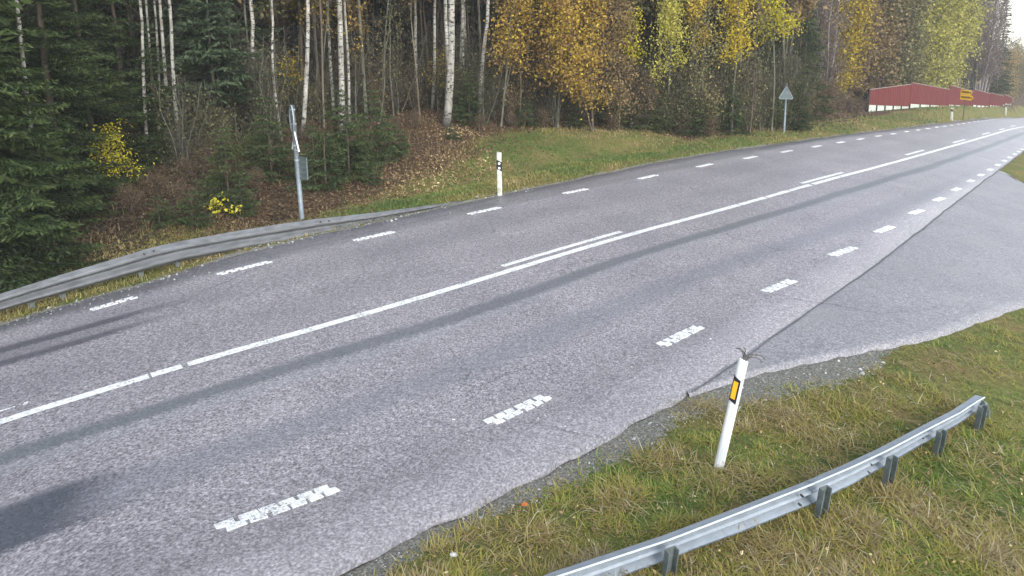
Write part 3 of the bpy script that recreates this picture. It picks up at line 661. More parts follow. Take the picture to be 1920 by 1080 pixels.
for k in range(7):
    p = Vector((r.uniform(-.015, .02), -.02, h - .05)); pts = [Mx @ p]; d = Vector((r.uniform(-.3, .45), r.uniform(-.2, .2), 1)).normalized(); L = r.uniform(.10, .24)
    for q in range(6): p = p + d * L / 6; d = (d + Vector((r.uniform(-.1, .45) * (1 if k % 2 else -.6), 0, -.16 * q))).normalized(); pts.append(Mx @ p)
    m.tube(pts, .0045, 4)
m.build("dry_stalks", M['twig'], o)
o, Mx, h, slab, w, dep = marker("marker_post", (937, 366), (935.5, 284), .145, "upright white marker post with two round reflectors beside the end of the far guardrail", 'far', dep=.06)
slab(h * .60, h * .80, -w / 2 - .004, w / 2 + .004, -dep - .006, -.01, -.07).build("dark_band", M['black'], o)
for zz in (.645, .745):
    m = MB(); c = Mx @ Vector((0, -dep - .008, h * zz)); m.tube([c, c + Vector((0, -.008, 0))], .036, 10); m.build("reflector", M['reflector'], o)
for base, top, lab in (((1784, 226), (1785, 202), "pale marker post in the grass bank below the yellow direction sign"), ((1885, 216), (1887, 194), "pale marker post at the road's edge below the far end of the red barrier")):
    o, Mx, h, slab, w, dep = marker("marker_post", base, top, .20, lab, 'far', dep=.06)
    slab(h * .72, h * .90, -w / 2 - .004, w / 2 + .004, -dep - .006, -.01, -.05).build("dark_band", M['twig'], o)

# ------------------------------------------------------------------ road signs
def pole(o, B, T, r0, mat, name="pole", extra=.3):
    m = MB(); B = Vector(B); T = Vector(T); L = Vector(o.location); m.tube([B - Vector((0, 0, extra)) - L, (B + T) / 2 - L, T - L], r0, 10); return m.build(name, M[mat], o, True)
B = at(567, 415); T = on_depth(547.5, 197, B)
sg = empty("sign_post", B, "galvanised sign post behind the far guardrail with round, triangular and square plates", "road sign"); pole(sg, B, T, .062, 'sign_pole')
pu = px_m(B)
def plate(outline, B, zc, yaw, mat, edge, name, thick=.03, rib=None, off=.07):
    """flat plate with a folded rim, turned by yaw about the post; outline in metres (x, z)"""
    Rz = Matrix.Rotation(yaw, 4, 'Z'); Mt = Matrix.Translation(Vector((0, 0, zc))) @ Rz @ Matrix.Translation(Vector((0, off, 0)))
    m = MB(); m.prism(outline, thick * .3, Mt); o = m.build(name, M[mat], sg_cur)
    m = MB(); n = len(outline); rim = .02
    for i in range(n):
        a = Vector((outline[i][0], 0, outline[i][1])); b = Vector((outline[(i + 1) % n][0], 0, outline[(i + 1) % n][1])); d = (b - a).normalized(); nn = Vector((d.z, 0, -d.x))
        mid = (a + b) / 2; c_in = -mid.normalized() * rim
        vs = [Mt @ (p + q + Vector((0, y, 0))) for y in (-thick, thick * .2) for p, q in ((a, Vector()), (b, Vector()), (b, c_in), (a, c_in))]
        m.add(vs, [(0, 1, 2, 3), (7, 6, 5, 4), (0, 4, 5, 1), (3, 2, 6, 7), (1, 5, 6, 2), (0, 3, 7, 4)])
    m.build("rim", M[edge], o)
    if rib:
        for z in rib:
            xs = [p[0] for p in outline]; m = MB(); m.prism([(min(xs) * .8, z - .015), (max(xs) * .8, z - .015), (max(xs) * .8, z + .015), (min(xs) * .8, z + .015)], .02, Mt @ Matrix.Translation(Vector((0, -.016, 0)))); m.build("rib", M[edge], o)
    return o
sg_cur = sg
def zrel(px, py): return float(z_at(px, py, B) - B[2])
lean = Vector(T - B); 
def sgz(py): return zrel(556, py)
circ = lambda r_, n=24: [(r_ * math.cos(2 * math.pi * k / n), r_ * math.sin(2 * math.pi * k / n)) for k in range(n)]
def put(o, py):   # slide a plate sideways so that it follows the post's lean
    f = sgz(py) / lean.z; o.location = Vector((lean.x * f, lean.y * f, 0)); return o
az = math.atan2(B[0], B[1])
VIEW = -az
put(plate(circ(.36), B, sgz(222), VIEW - math.radians(82), 'sign_back', 'sign_edge', "round_plate", rib=(-.12, .12), off=-.06), 222).location.x += .04
put(plate([(-.30, -.26), (.30, -.26), (0, .27)], B, sgz(263), VIEW - math.radians(74), 'sign_back', 'reflector', "triangular_plate", off=-.06), 263).location.x += .07
put(plate([(-.29, -.30), (.29, -.30), (.29, .30), (-.29, .30)], B, sgz(314), VIEW - math.radians(60), 'sign_back', 'galv_dark', "square_plate", rib=(-.15, 0, .15), off=-.07), 314).location.x += .17
for py in (205, 232, 272, 300):
    f = sgz(py) / lean.z; m = MB(); c = lean * f; m.tube([c - Vector((0, 0, .02)), c + Vector((0, 0, .02))], .072, 10); m.build("clamp", M['galv'], sg)

B = at(1470, 247); T = on_depth(1474.5, 156, B); sg2 = empty("sign_post", B, "triangular sign seen from behind on a thin steel post before dark spruces", "road sign"); pole(sg2, B, T, .055, 'sign_pole')
sg_cur = sg2; lean = Vector(T - B); az = math.atan2(B[0], B[1]); u = px_m(B)
zc = float(z_at(1475, 174, B) - B[2]); hw = 12.5 * u; hh = 12.3 * u
pl = plate([(-hw, -hh * .75), (-hw * .9, -hh * .95), (hw * .9, -hh * .95), (hw, -hh * .75), (hw * .07, hh), (-hw * .07, hh)], B, zc, -az + math.radians(8), 'sign_back', 'sign_edge', "triangular_plate", thick=.02, off=-.08)
pl.location = lean * (zc / lean.z) * 1.0; pl.location.z = 0
pl.location.x = lean.x * zc / lean.z; pl.location.y = lean.y * zc / lean.z

# ------------------------------------------------------------------ red timber barrier
# corners: photo column, distance, row of top edge and of lower edge of the red boarding
SEC = [((1630, 61.5, 168.5, 196.5), (1708, 66.0, 158.5, 199.5)), ((1709, 66.0, 155.5, 194.5), (1780, 75.0, 168.5, 198.5)), ((1781, 75.1, 160.5, 196.0), (1825, 86.0, 172.0, 199.0)),
       ((1826, 86.1, 168.0, 196.5), (1856, 97.0, 176.0, 199.0)), ((1857, 97.1, 174.5, 197), (1881, 110.0, 180.5, 199.0)), ((1881.5, 110.2, 177.0, 196.5), (1897, 122.0, 183.5, 194.0))]
bar = empty("timber_barrier", at_range(1709, 66), "long dark red timber barrier on pale plinth panels above the far grass bank", "fence"); ob = Vector(bar.location)
def V3P(px, r, py):
    d = ray(px, py); h = math.hypot(d[0], d[1]); return Vector((d[0] / h * r, d[1] / h * r, CAM_H + r * d[2] / h))
for (a, b) in SEC:
    A0, A1 = V3P(a[0], a[1], a[3]), V3P(a[0], a[1], a[2]); B0, B1 = V3P(b[0], b[1], b[3]), V3P(b[0], b[1], b[2])
    B0.x, B0.y = B1.x, B1.y; A0.x, A0.y = A1.x, A1.y
    t_ = (B1 - A1); t_.z = 0; L = t_.length; nrm = Vector((t_.y, -t_.x, 0)).normalized(); nb = max(6, int(L / .16)); m = MB()
    pan = MB()
    for k in range(nb):      # upright boards, every second one a batten standing proud
        q0, q1 = k / nb, (k + .97) / nb; pr = .012 if k % 2 else 0
        l0, l1 = A0.lerp(B0, q0), A0.lerp(B0, q1); u0, u1 = A1.lerp(B1, q0), A1.lerp(B1, q1); f_ = nrm * (.03 + pr); bk = nrm * -.02
        pan.add([l0 + f_, l1 + f_, u1 + f_, u0 + f_, l0 + bk, l1 + bk, u1 + bk, u0 + bk], [(0, 1, 2, 3), (7, 6, 5, 4), (0, 4, 5, 1), (1, 5, 6, 2), (2, 6, 7, 3), (3, 7, 4, 0)])
    po = shift(pan, ob).build("board_wall", M['red_wood'], bar)
    c = MB(); z4 = Vector((0, 0, .06)); c.add([A1 + nrm * .08, B1 + nrm * .08, B1 + nrm * .08 + z4, A1 + nrm * .08 + z4, A1 - nrm * .06, B1 - nrm * .06, B1 - nrm * .06 + z4, A1 - nrm * .06 + z4], [(0, 1, 2, 3), (7, 6, 5, 4), (3, 2, 6, 7), (0, 4, 5, 1), (1, 5, 6, 2), (3, 7, 4, 0)])
    shift(c, ob).build("coping", M['red_cap'], bar)
    npn = max(2, int(round(L / 2.6))) if a[0] > 1650 else 5
    for k in range(npn):
        q0, q1 = (k + .03) / npn, (k + .97) / npn; l0, l1 = A0.lerp(B0, q0), A0.lerp(B0, q1)
        g0 = Vector((l0.x, l0.y, min(l0.z - .3, float(gz(l0.x, l0.y)) - .2))); g1 = Vector((l1.x, l1.y, min(l1.z - .3, float(gz(l1.x, l1.y)) - .2)))
        pm = MB(); f_ = nrm * .0; bk = nrm * -.08; dz = Vector((0, 0, .01))
        pm.add([g0, g1, l1 - dz, l0 - dz, g0 + bk, g1 + bk, l1 + bk - dz, l0 + bk - dz], [(0, 1, 2, 3), (7, 6, 5, 4), (0, 4, 5, 1), (2, 6, 7, 3), (1, 5, 6, 2), (3, 7, 4, 0)])
        shift(pm, ob).build("plinth_panel", M['plinth'], bar)
        pp = MB(); c_ = A0.lerp(B0, k / npn); top = c_.z + ((A1.z - A0.z) + .05 if k == 0 and a[0] < 1640 else .0); g = float(gz(c_.x, c_.y)) - .3
        pp.tube([(c_.x + nrm.x * .03, c_.y + nrm.y * .03, g), (c_.x + nrm.x * .03, c_.y + nrm.y * .03, max(top, g + .3))], .06, 6); shift(pp, ob).build("post", M['post_black'], bar)
# yellow direction sign in front of the barrier
PB = at_range(1808, 71); ys = empty("direction_sign", PB, "small yellow direction sign with two arrow boards on a thin post before the red barrier", "road sign"); u = px_m(PB)
pole(ys, PB, (PB[0], PB[1], float(z_at(1808, 172, PB))), .035, 'brown_bark')
azv = math.atan2(PB[0], PB[1]); Rm = Matrix.Rotation(-azv - math.radians(10), 4, 'Z')
for (y0, y1, x0, x1) in ((168.5, 177, -9.0, 9.0), (178, 187, -9.0, 11.5)):
    zc = float(z_at(1808, (y0 + y1) / 2, PB) - PB[2]); hh = (y1 - y0) / 2 * u; Mt = Matrix.Translation((0, -.1, zc)) @ Rm; sl = -1.6 * u
    m = MB(); m.prism([(x0 * u, -hh - sl * .5), ((x1 - 3) * u, -hh + sl * .6), (x1 * u, sl * .6), ((x1 - 3) * u, hh + sl * .6), (x0 * u, hh - sl * .5)], .04, Mt); bd = m.build("arrow_board", M['sign_yellow'], ys)
    m = MB(); r = random.Random(int(y0)); x = x0 + 1.4
    while x < x1 - 4.5:
        w_ = r.uniform(.45, .8); h_ = r.choice((.42, .42, .6)); f_ = (x - x0) / (x1 - x0); zz = sl * (-.5 + 1.1 * f_)
        m.prism([(x * u, zz - hh * .40), ((x + w_) * u, zz - hh * .40), ((x + w_) * u, zz + hh * h_ * .9), (x * u, zz + hh * h_ * .9)], .01, Mt @ Matrix.Translation((0, -.03, 0))); x += w_ + .28
    m.prism([((x1 - 3.2) * u, sl * .6 - hh * .5), ((x1 - 1.0) * u, sl * .6), ((x1 - 3.2) * u, sl * .6 + hh * .5)], .01, Mt @ Matrix.Translation((0, -.03, 0)))
    m.build("worn_lettering", M['sign_ink'], bd)

# ------------------------------------------------------------------ vegetation meshes
def rnd_rot_quads(P, size, c, asp=.55, flat=None, spread=1.0):
    """one leaf (a folded diamond of two triangles) at each point"""
    n = len(P); a = rng.normal(size=(n, 3)); 
    if flat is not None: a[:, 2] *= flat
    a /= np.linalg.norm(a, axis=1)[:, None]; b = rng.normal(size=(n, 3)); 
    if flat is not None: b[:, 2] *= flat
    b -= (a * b).sum(1)[:, None] * a; b /= np.linalg.norm(b, axis=1)[:, None]
    s = np.asarray(size).reshape(-1, 1) * (.6 + .8 * rng.random((n, 1)))
    V = np.stack([P - a * s, P + b * s * asp, P + a * s, P - b * s * asp], 1).reshape(-1, 3); i = np.arange(n)[:, None] * 4
    F = i + np.array([[0, 1, 2, 3]]); return V, F, np.repeat(c, 4)
def join_np(parts):
    V, F, C = [], [], []; b = 0
    for v, f, c in parts: V.append(v); F.append(f + b); C.append(c); b += len(v)
    return np.vstack(V), np.vstack(F), np.concatenate(C)
def tube_np(P, R, n=6):
    P = np.asarray(P, float); m = len(P); t = np.gradient(P, axis=0); t /= np.linalg.norm(t, axis=1)[:, None] + 1e-9
    ref = np.where(np.abs(t[:, 2:3]) > .9, np.array([[1., 0, 0]]), np.array([[0, 0, 1.]])); a = np.cross(t, ref); a /= np.linalg.norm(a, axis=1)[:, None]; b = np.cross(t, a)
    an = np.arange(n) * 2 * np.pi / n; R = np.broadcast_to(R, (m,))
    V = (P[:, None, :] + (a[:, None, :] * np.cos(an)[None, :, None] + b[:, None, :] * np.sin(an)[None, :, None]) * R[:, None, None]).reshape(-1, 3)
    idx = np.arange(m * n).reshape(m, n); F = np.stack([idx[:-1], np.roll(idx, -1, 1)[:-1], np.roll(idx, -1, 1)[1:], idx[1:]], -1).reshape(-1, 4); return V, F, np.zeros(len(V))
def spruce_crown(h, R, z0=.3, dens=1.0, seed=0, needle=.11, droop=.35, lift=.0):
    """whorls of boughs, each bough a fan of needled twigs"""
    r_ = np.random.default_rng(seed); parts = []; z = z0; P_all = []; D_all = []; S_all = []; C_all = []; sticks = []
    while z < h - .15:
        f = 1 - (z - z0) / (h - z0); L0 = R * (f ** .8) * (.75 + .25 * min(1, (z - z0) / 1.0 + .5)) + .12
        nb = int(r_.integers(5, 8))
        for k in range(nb):
            if r_.random() < .10: continue
            an = r_.random() * 2 * np.pi; L = L0 * r_.uniform(.62, 1.12); dz = -droop * L * r_.uniform(.5, 1.4) + lift * L
            n = max(3, int(L / .16 * dens)); t = np.linspace(.12, 1, n)
            dirv = np.array([math.cos(an), math.sin(an)]); sd = np.array([-dirv[1], dirv[0]]); bend = r_.uniform(-.25, .25)
            bx = np.c_[dirv[0] * t * L + sd[0] * bend * t * t * L, dirv[1] * t * L + sd[1] * bend * t * t * L, z + dz * (t - .35 * t ** 3 * 1.4)]
            if L > .8: sticks.append(tube_np(bx[::max(1, n // 4)], .012 * L, 3))
            for sgn in (-1, 1):
                tw = (.34 * L * (1 - t) ** .7 + .10) * r_.uniform(.7, 1.2, n); m = np.maximum(1, (tw / needle * 1.1).astype(int)); rep = np.repeat(np.arange(n), m)
                q = (np.concatenate([np.arange(1, a + 1) / a for a in m]))[:, None]
                dv = np.c_[dirv[0] * .65 + sd[0] * sgn * .8, dirv[1] * .65 + sd[1] * sgn * .8]; dv = np.repeat(dv, len(rep), 0)
                off = dv * q * tw[rep][:, None]; P = bx[rep].copy(); P[:, :2] += off; P[:, 2] -= (q[:, 0] * tw[rep]) * r_.uniform(.25, .55)
                P += r_.normal(scale=.018, size=P.shape); P_all.append(P); D = np.c_[dv, np.full(len(rep), -.45)]; D_all.append(D)
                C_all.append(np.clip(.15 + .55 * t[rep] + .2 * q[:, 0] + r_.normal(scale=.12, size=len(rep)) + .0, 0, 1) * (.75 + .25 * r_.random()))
        z += r_.uniform(.16, .30) * (1 + .25 * h / 8)
    P = np.vstack(P_all); D = np.vstack(D_all) + r_.normal(scale=.45, size=P.shape); D /= np.linalg.norm(D, axis=1)[:, None]; C = np.concatenate(C_all)
    b = np.cross(D, r_.normal(size=P.shape)); b /= np.linalg.norm(b, axis=1)[:, None]; s = needle * r_.uniform(.8, 1.5, (len(P), 1))
    V = np.stack([P - D * s, P + b * s * .30, P + D * s, P - b * s * .30], 1).reshape(-1, 3); F = np.arange(len(P))[:, None] * 4 + np.arange(4)[None]
    return join_np([(V, F, np.repeat(C, 4))] + sticks)
def trunk_np(h, r0, r1=.02, wob=.12, seed=0, n=8, lean=(0, 0), curve=(0, 0), segs=14):
    r_ = np.random.default_rng(seed); t = np.linspace(0, 1, segs); ph = r_.random(4) * 6.28
    x = lean[0] * t + curve[0] * t * (1 - t) * 4 + wob * np.sin(t * 5 + ph[0]) * t + wob * .4 * np.sin(t * 13 + ph[1]) * t; y = lean[1] * t + curve[1] * t * (1 - t) * 4 + wob * np.sin(t * 4.3 + ph[2]) * t
    P = np.c_[x, y, t * h - .25]; R = r0 * (1 - t) ** .8 + r1; R[0] *= 1.3; return P, R
def branches(P, R, z0, z1, n, L, up=.5, seed=0, sub=4, thick=.35, rmin=.006):
    """bare limbs with sub-twigs; returns tubes and the tips' points"""
    r_ = np.random.default_rng(seed); parts = []; tips = []
    for k in range(n):
        z = z0 + (z1 - z0) * (k + r_.random()) / n; c = np.array([np.interp(z, P[:, 2], P[:, 0]), np.interp(z, P[:, 2], P[:, 1]), z]); rr = np.interp(z, P[:, 2], R) * thick
        an = r_.random() * 6.283; l = L * r_.uniform(.5, 1.1) * (1 - .5 * (z - z0) / max(.1, z1 - z0)); d = np.array([math.cos(an), math.sin(an), up * r_.uniform(.3, 1.5)]); d /= np.linalg.norm(d)
        pts = [c]; 
        for q in range(5): d = d + r_.normal(scale=.16, size=3) + (0, 0, .06); d /= np.linalg.norm(d); pts.append(pts[-1] + d * l / 5)
        pts = np.array(pts); parts.append(tube_np(pts, np.linspace(max(rr, rmin), rmin, 6), 4)); tips += list(pts[1:])
        for s in range(sub):
            i = r_.integers(1, 5); d2 = d + r_.normal(scale=.6, size=3); d2 /= np.linalg.norm(d2); l2 = l * r_.uniform(.2, .45); p2 = [pts[i]]
            for q in range(3): d2 = d2 + r_.normal(scale=.2, size=3); d2 /= np.linalg.norm(d2); p2.append(p2[-1] + d2 * l2 / 3)
            parts.append(tube_np(np.array(p2), np.linspace(rmin, rmin * .5, 4), 3)); tips += p2[1:]
    return parts, np.array(tips)
def leaves_on(tips, n, sig, size, seed=0, cb=0.5, cs_=.22, zgrad=0.0, asp=.6):
    r_ = np.random.default_rng(seed); wgt = r_.random(len(tips)) ** 2.2; k = r_.choice(len(tips), n, p=wgt / wgt.sum()); tone = r_.normal(scale=.5, size=len(tips)) * cs_ * 1.2
    P = tips[k] + r_.normal(scale=sig, size=(n, 3)); c = np.clip(cb + tone[k] + r_.normal(scale=cs_ * .6, size=n) + zgrad * (P[:, 2] - tips[:, 2].mean()), 0, 1)
    return rnd_rot_quads(P, size, c, asp)
def mesh_of(name, vfc, mat, smooth=False): return np_mesh(name, vfc[0], vfc[1], mat, {"c": vfc[2]}, smooth)
def tree(name, loc, parts, label, cat, group=None, rz=0.0, sc=1.0, lean=(0, 0)):
    """parts: list of (part name, mesh)"""
    o = empty(name, loc, label, cat, group); o.rotation_euler = (lean[0], lean[1], rz); o.scale = (sc, sc, sc)
    for nm, me in parts: link(me, nm, o)
    return o

# --- shared variants
SPR = []   # young spruces, full skirts
for i, (h, R) in enumerate(((9.5, 2.5), (8.0, 2.1), (11.0, 2.3))):
    P, Rr = trunk_np(h, .11 + .01 * i, .01, .04, 100 + i)
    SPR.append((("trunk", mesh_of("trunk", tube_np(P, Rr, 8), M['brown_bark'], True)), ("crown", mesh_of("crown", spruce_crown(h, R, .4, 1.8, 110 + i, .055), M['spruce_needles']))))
SPL = []
for i, (h, R) in enumerate(((2.6, 1.15), (1.9, .95), (3.4, 1.3))):
    P, Rr = trunk_np(h, .035, .006, .03, 120 + i)
    SPL.append((("trunk", mesh_of("trunk", tube_np(P, Rr, 6), M['brown_bark'], True)), ("crown", mesh_of("crown", spruce_crown(h, R, .08, 2.0, 130 + i, .05, .1, .18), M['spruce_light']))))
SPT = []   # tall spruces, dead-twigged below
for i, (h, R) in enumerate(((19, 2.3), (16, 2.0))):
    P, Rr = trunk_np(h, .17, .02, .06, 140 + i)
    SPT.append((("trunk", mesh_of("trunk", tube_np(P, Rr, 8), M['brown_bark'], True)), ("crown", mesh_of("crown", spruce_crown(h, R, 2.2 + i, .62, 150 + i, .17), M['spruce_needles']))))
PIN = []
P, Rr = trunk_np(10, .09, .01, .05, 160)
PIN.append((("trunk", mesh_of("trunk", tube_np(P, Rr, 6), M['grey_bark'], True)), ("crown", mesh_of("crown", spruce_crown(10, 2.6, 2.4, 1.0, 161, .11, .05, .05), M['spruce_blue']))))
THIN = []; TH_H = []  # thin bare stems of the wood
for i in range(7):
    h = (13, 15, 12, 16, 14, 11, 13)[i]; r0 = (.04, .06, .03, .08, .045, .028, .06)[i]; P, Rr = trunk_np(h, r0, .012, (.25, .15, .4, .1, .3, .5, .15)[i], 200 + i, 6)
    br, tips = branches(P, Rr, 1.2, h - .5, 34, 1.6, .9, 210 + i, 3, rmin=.007)
    lf = leaves_on(tips[tips[:, 2] > 7.5], 1300, .45, .14, 220 + i, .45, .25)
    THIN.append((("trunk", mesh_of("trunk", tube_np(P, Rr, 6), M[('grey_bark', 'grey_bark', 'brown_bark', 'grey_bark', 'tan_bark', 'grey_bark', 'brown_bark')[i]], True)), ("branches", mesh_of("branches", join_np(br), M['twig_haze'])), ("crown", mesh_of("crown", lf, M['leaf_olive'] if i % 2 else M['leaf_amber']))))
BIR = []
for i in range(3):
    h = (15, 14, 16)[i]; P, Rr = trunk_np(h, (.085, .065, .105)[i], .012, (.2, .3, .12)[i], 240 + i, 8)
    br, tips = branches(P, Rr, 3.5, h - .5, 22, 1.9, .9, 250 + i, 3); lf = leaves_on(tips[tips[:, 2] > 8.5], 1800, .35, .11, 260 + i, .55, .25)
    BIR.append((("trunk", mesh_of("trunk", tube_np(P, Rr, 8), M['birch_bark'], True)), ("branches", mesh_of("branches", join_np(br), M['twig_haze'])), ("crown", mesh_of("crown", lf, M['leaf_yellow']))))
def leafy(h, r0, z0, z1, nb, L, nl, sig, size, lm, bk, seed,  up=.7, cb=.5, cs_=.25, wob=.15, zg=0.0, lean=(0, 0), nst=1, rmin=.006, sub=4):
    """leafy broadleaf: one or several stems, limbs and a crown of single leaves in clumps"""
    tr = []; br = []; tips = []
    for s in range(nst):
        r_ = np.random.default_rng(seed + s * 17); ln = (lean[0] + (r_.normal() * .12 * h if nst > 1 else 0), lean[1] + (r_.normal() * .12 * h if nst > 1 else 0)); P, Rr = trunk_np(h * (1 if s == 0 else r_.uniform(.7, 1)), r0 * (1 if s == 0 else .7), .01, wob, seed + s, 7, ln)
        tr.append(tube_np(P, Rr, 7)); b, t = branches(P, Rr, z0, min(z1, P[-1, 2] - .1), nb, L, up, seed + 5 + s, sub, rmin=rmin); br += b; tips.append(t)
    tips = np.vstack(tips)
    if size > .05: nl = int(nl * 1.9); size = size * .66
    return (("trunk", mesh_of("trunk", join_np(tr), M[bk], True)), ("branches", mesh_of("branches", join_np(br), M['far_twig' if bk == 'hazed_bark' else 'twig_haze'])), ("crown", mesh_of("crown", leaves_on(tips, nl, sig, size, seed + 9, cb, cs_, zg), M[lm])))

# ------------------------------------------------------------------ the wood: things read off the photograph
def forest_xy(px, r):
    return at_range(px, r)
def lean_tree(name, base, top_px, d_px, bark_m, label, cat, group=None, h=13.0, curve=0.0, wob=.05, seed=0, fork=None, crown=None, r_=None, z0=5.2):
    """single stem whose foot and upper run follow two photo points"""
    B = at(*base) if r_ is None else at_range(base[0], r_); T = on_depth(top_px[0], top_px[1], B); u = px_m(B)
    dz = T[2] - B[2]; sl = (T[:2] - B[:2]) / dz; r0 = d_px / 2 * u
    zs = np.r_[np.linspace(-.3, dz, 12), np.linspace(dz, h, 8)[1:]]; f = np.clip(zs / dz, 0, None)
    nrm = np.array([B[1], -B[0]]) / math.hypot(B[0], B[1]); g = np.random.default_rng(seed)
    cur = np.where(zs < dz, 4 * f * (1 - f), 0) * curve * u + wob * np.sin(zs * 1.1 + g.random() * 6) * .25 * np.clip(zs, 0, 1)
    xy = sl[None] * np.minimum(zs, dz)[:, None] + sl[None] * .4 * np.clip(zs - dz, 0, None)[:, None] + nrm[None] * cur[:, None]
    P = np.c_[xy, zs]; R = r0 * (1.05 - .62 * np.clip(zs, 0, h) / h); R[:2] *= 1.18
    tr = [tube_np(P, R, 10)]
    if fork:
        for dx, dz_f, sc_ in fork:   # second stem leaving the first at height dz_f
            k = np.searchsorted(zs, dz_f); Q = P[k:].copy(); Q[:, :2] += nrm[None] * (np.clip((zs[k:] - dz_f) / 3.0, 0, 1) ** .8 * dx)[:, None]; tr.append(tube_np(Q, R[k:] * sc_, 8))
    br, tips = branches(P, R, z0, h - .5, 14, 1.8, .9, seed + 3, 3)
    pt = [("trunk", mesh_of("trunk", join_np(tr), M[bark_m], True)), ("branches", mesh_of("branches", join_np(br), M['twig_haze'])), ("crown", mesh_of("crown", leaves_on(tips[tips[:, 2] > 7.6], 1600, .4, .12, seed + 4, .5, .25), M[crown or 'leaf_yellow']))]
    return tree(name, B, pt, label, cat, group)
bl = [((497, 257), (474, 45), 8.0, -9, "white birch bending leftwards as it rises, first pale trunk left of the sign post", .05, None, 8.5),
      ((529, 268), (512, 45), 5.0, -6, "slender pale birch close behind the top of the sign post, leaning left", .08, None, 5),
      ((566, 262), (577, 45), 8.5, 3, "white birch rising just right of the sign post with yellow leaves beside it", .06, None, 8),
      ((642, 250), (638, 45), 11, 0, "straight thick white birch with black rings above the clump of young spruces", .02, None, 10),
      ((655, 236), (648, 45), 5, 2, "thin dull birch hard by the right side of the straight ringed birch", .06, None, 5),
      ((781, 206), (779, 45), 6.5, 0, "thin birch halfway between the ringed birch and the thick forked one", .04, None, 6),
      ((810, 208), (815, 45), 6.5, 2, "slim birch just left of the thick forked birch", .05, None, 6),
      ((837, 236), (846, 45), 15, 3, "thick birch with black foot and forked white stem at the edge of the leaf slope", .03, [(-.28, 2.0, .55)], 14),
      ((857, 200), (866, 45), 5, 2, "thin leaning birch just right of the thick forked birch", .05, None, 5),
      ((872, 206), (868, 45), 6, -2, "slim pale birch left of the orange-leaved tree", .05, None, 6),
      ((268, 275), (266, 45), 6.0, -2, "pale birch at the left side of the birch cluster behind the dark spruces", .03, None, 6),
      ((283, 262), (277, 45), 4.5, 1, "second pale stem of the birch cluster behind the dark spruces", .03, None, 5),
      ((298, 255), (293, 45), 4.5, -1, "third stem of the birch cluster, in its thin middle", .03, None, 5),
      ((309, 262), (303, 45), 6.5, 1, "bright stem right of the middle in the birch cluster behind the dark spruces", .03, None, 6),
      ((328, 282), (321, 45), 7.0, -2, "right-hand stem of the birch cluster, reaching lowest of them", .03, None, 7),
      ((44, 300), (37, 45), 8.0, 0, "lone pale trunk in the gap of the spruces at the far left", .04, None, 8),
      ((898, 225), (914, 45), 8.0, -3, "pale leaning trunk through the left of the orange-leaved tree", .05, None, 8),
      ((1238, 215), (1268, 45), 5.0, -2, "thin white birch leaning right through the yellow leaves in the middle of the wood", .04, None, 5)]
for i, (b, t_, d, cv, lab, wb, fk, _) in enumerate(bl):
    rr = None if i not in (10, 11, 12, 13, 14, 15) else (25.4, 26.4, 27.0, 26.0, 25.2, 21.0)[i - 10]
    lean_tree("birch_tree", b, t_, d, 'birch_bark', lab, "birch", "birches standing out of the wood", h=14, curve=cv, wob=wb, seed=300 + i * 11, fork=fk, r_=rr)
lean_tree("tree_stem", (1472, 232), (1468, 45), 6, 'grey_bark', "straight grey bare trunk rising right behind the triangular warning sign", "tree", h=12, wob=.02, seed=601, z0=7, crown='leaf_olive')
for i, (b, t_, d, lab) in enumerate((((608, 240), (602, 45), 4, "brown stem between the leaning birch and the ringed birch"), ((604, 222), (588, 45), 5.5, "brownish stem behind and right of the leaning birch"), ((570, 215), (563, 45), 8, "broad brown trunk close behind the birch right of the sign post"),
                                     ((1030, 225), (1000, 45), 7, "dark reddish trunk at the left edge of the big orange crown"))):
    lean_tree("pine_tree", b, t_, d, 'brown_bark' if i == 3 else 'tan_bark', lab, "tree", h=14, seed=640 + i * 7, crown='leaf_olive')

# dark spruces at the left
LS = [((-60, 575), 17.5, 0, 1.0, "dark spruce whose lowest boughs reach the bottom-left end of the far guardrail"), ((-15, 470), 19.5, 1, 1.05, "broad dark spruce second from the left edge, above the guardrail"), ((-150, 500), 22, 2, 1.1, "dark spruce cut by the left edge of the frame"),
      ((95, 420), 22, 2, .92, "tall dark spruce right of the lone pale trunk, boughs down to the brush"), ((165, 380), 25, 0, 1.0, "dark spruce directly behind the small bright yellow bush"), ((232, 350), 28, 1, 1.1, "spruce between the yellow bush and the birch cluster"),
      ((292, 330), 25.5, 1, .62, "shorter spruce below the birch cluster, its skirts near the brown slope"), ((75, 380), 29, 1, 1.2, "spruce deep behind the lone pale trunk at far left"), ((140, 360), 32, 2, 1.1, "tall spruce deep in the left wood above the yellow bush"),
      ((205, 350), 35, 0, 1.2, "tall spruce deep in the left wood just left of the birch cluster"), ((-20, 380), 27, 0, 1.25, "tall spruce deep behind the left edge of the frame")]
for i, (b, r_, v, sc, lab) in enumerate(LS):
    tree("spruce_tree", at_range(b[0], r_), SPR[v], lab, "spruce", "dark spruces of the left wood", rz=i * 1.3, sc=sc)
# softer pine saplings
for i, (px, r_, sc, lab) in enumerate(((405, 26.5, .82, "bluish pine sapling with level boughs right of the birch cluster"), (352, 28, .9, "bluish pine sapling behind the right stem of the birch cluster"), (458, 29, .85, "bluish pine sapling behind the left-bending birch"))):
    tree("pine_tree", at_range(px, r_), PIN[0], lab, "pine", "pine saplings behind the birches", rz=i * 2.1, sc=sc)
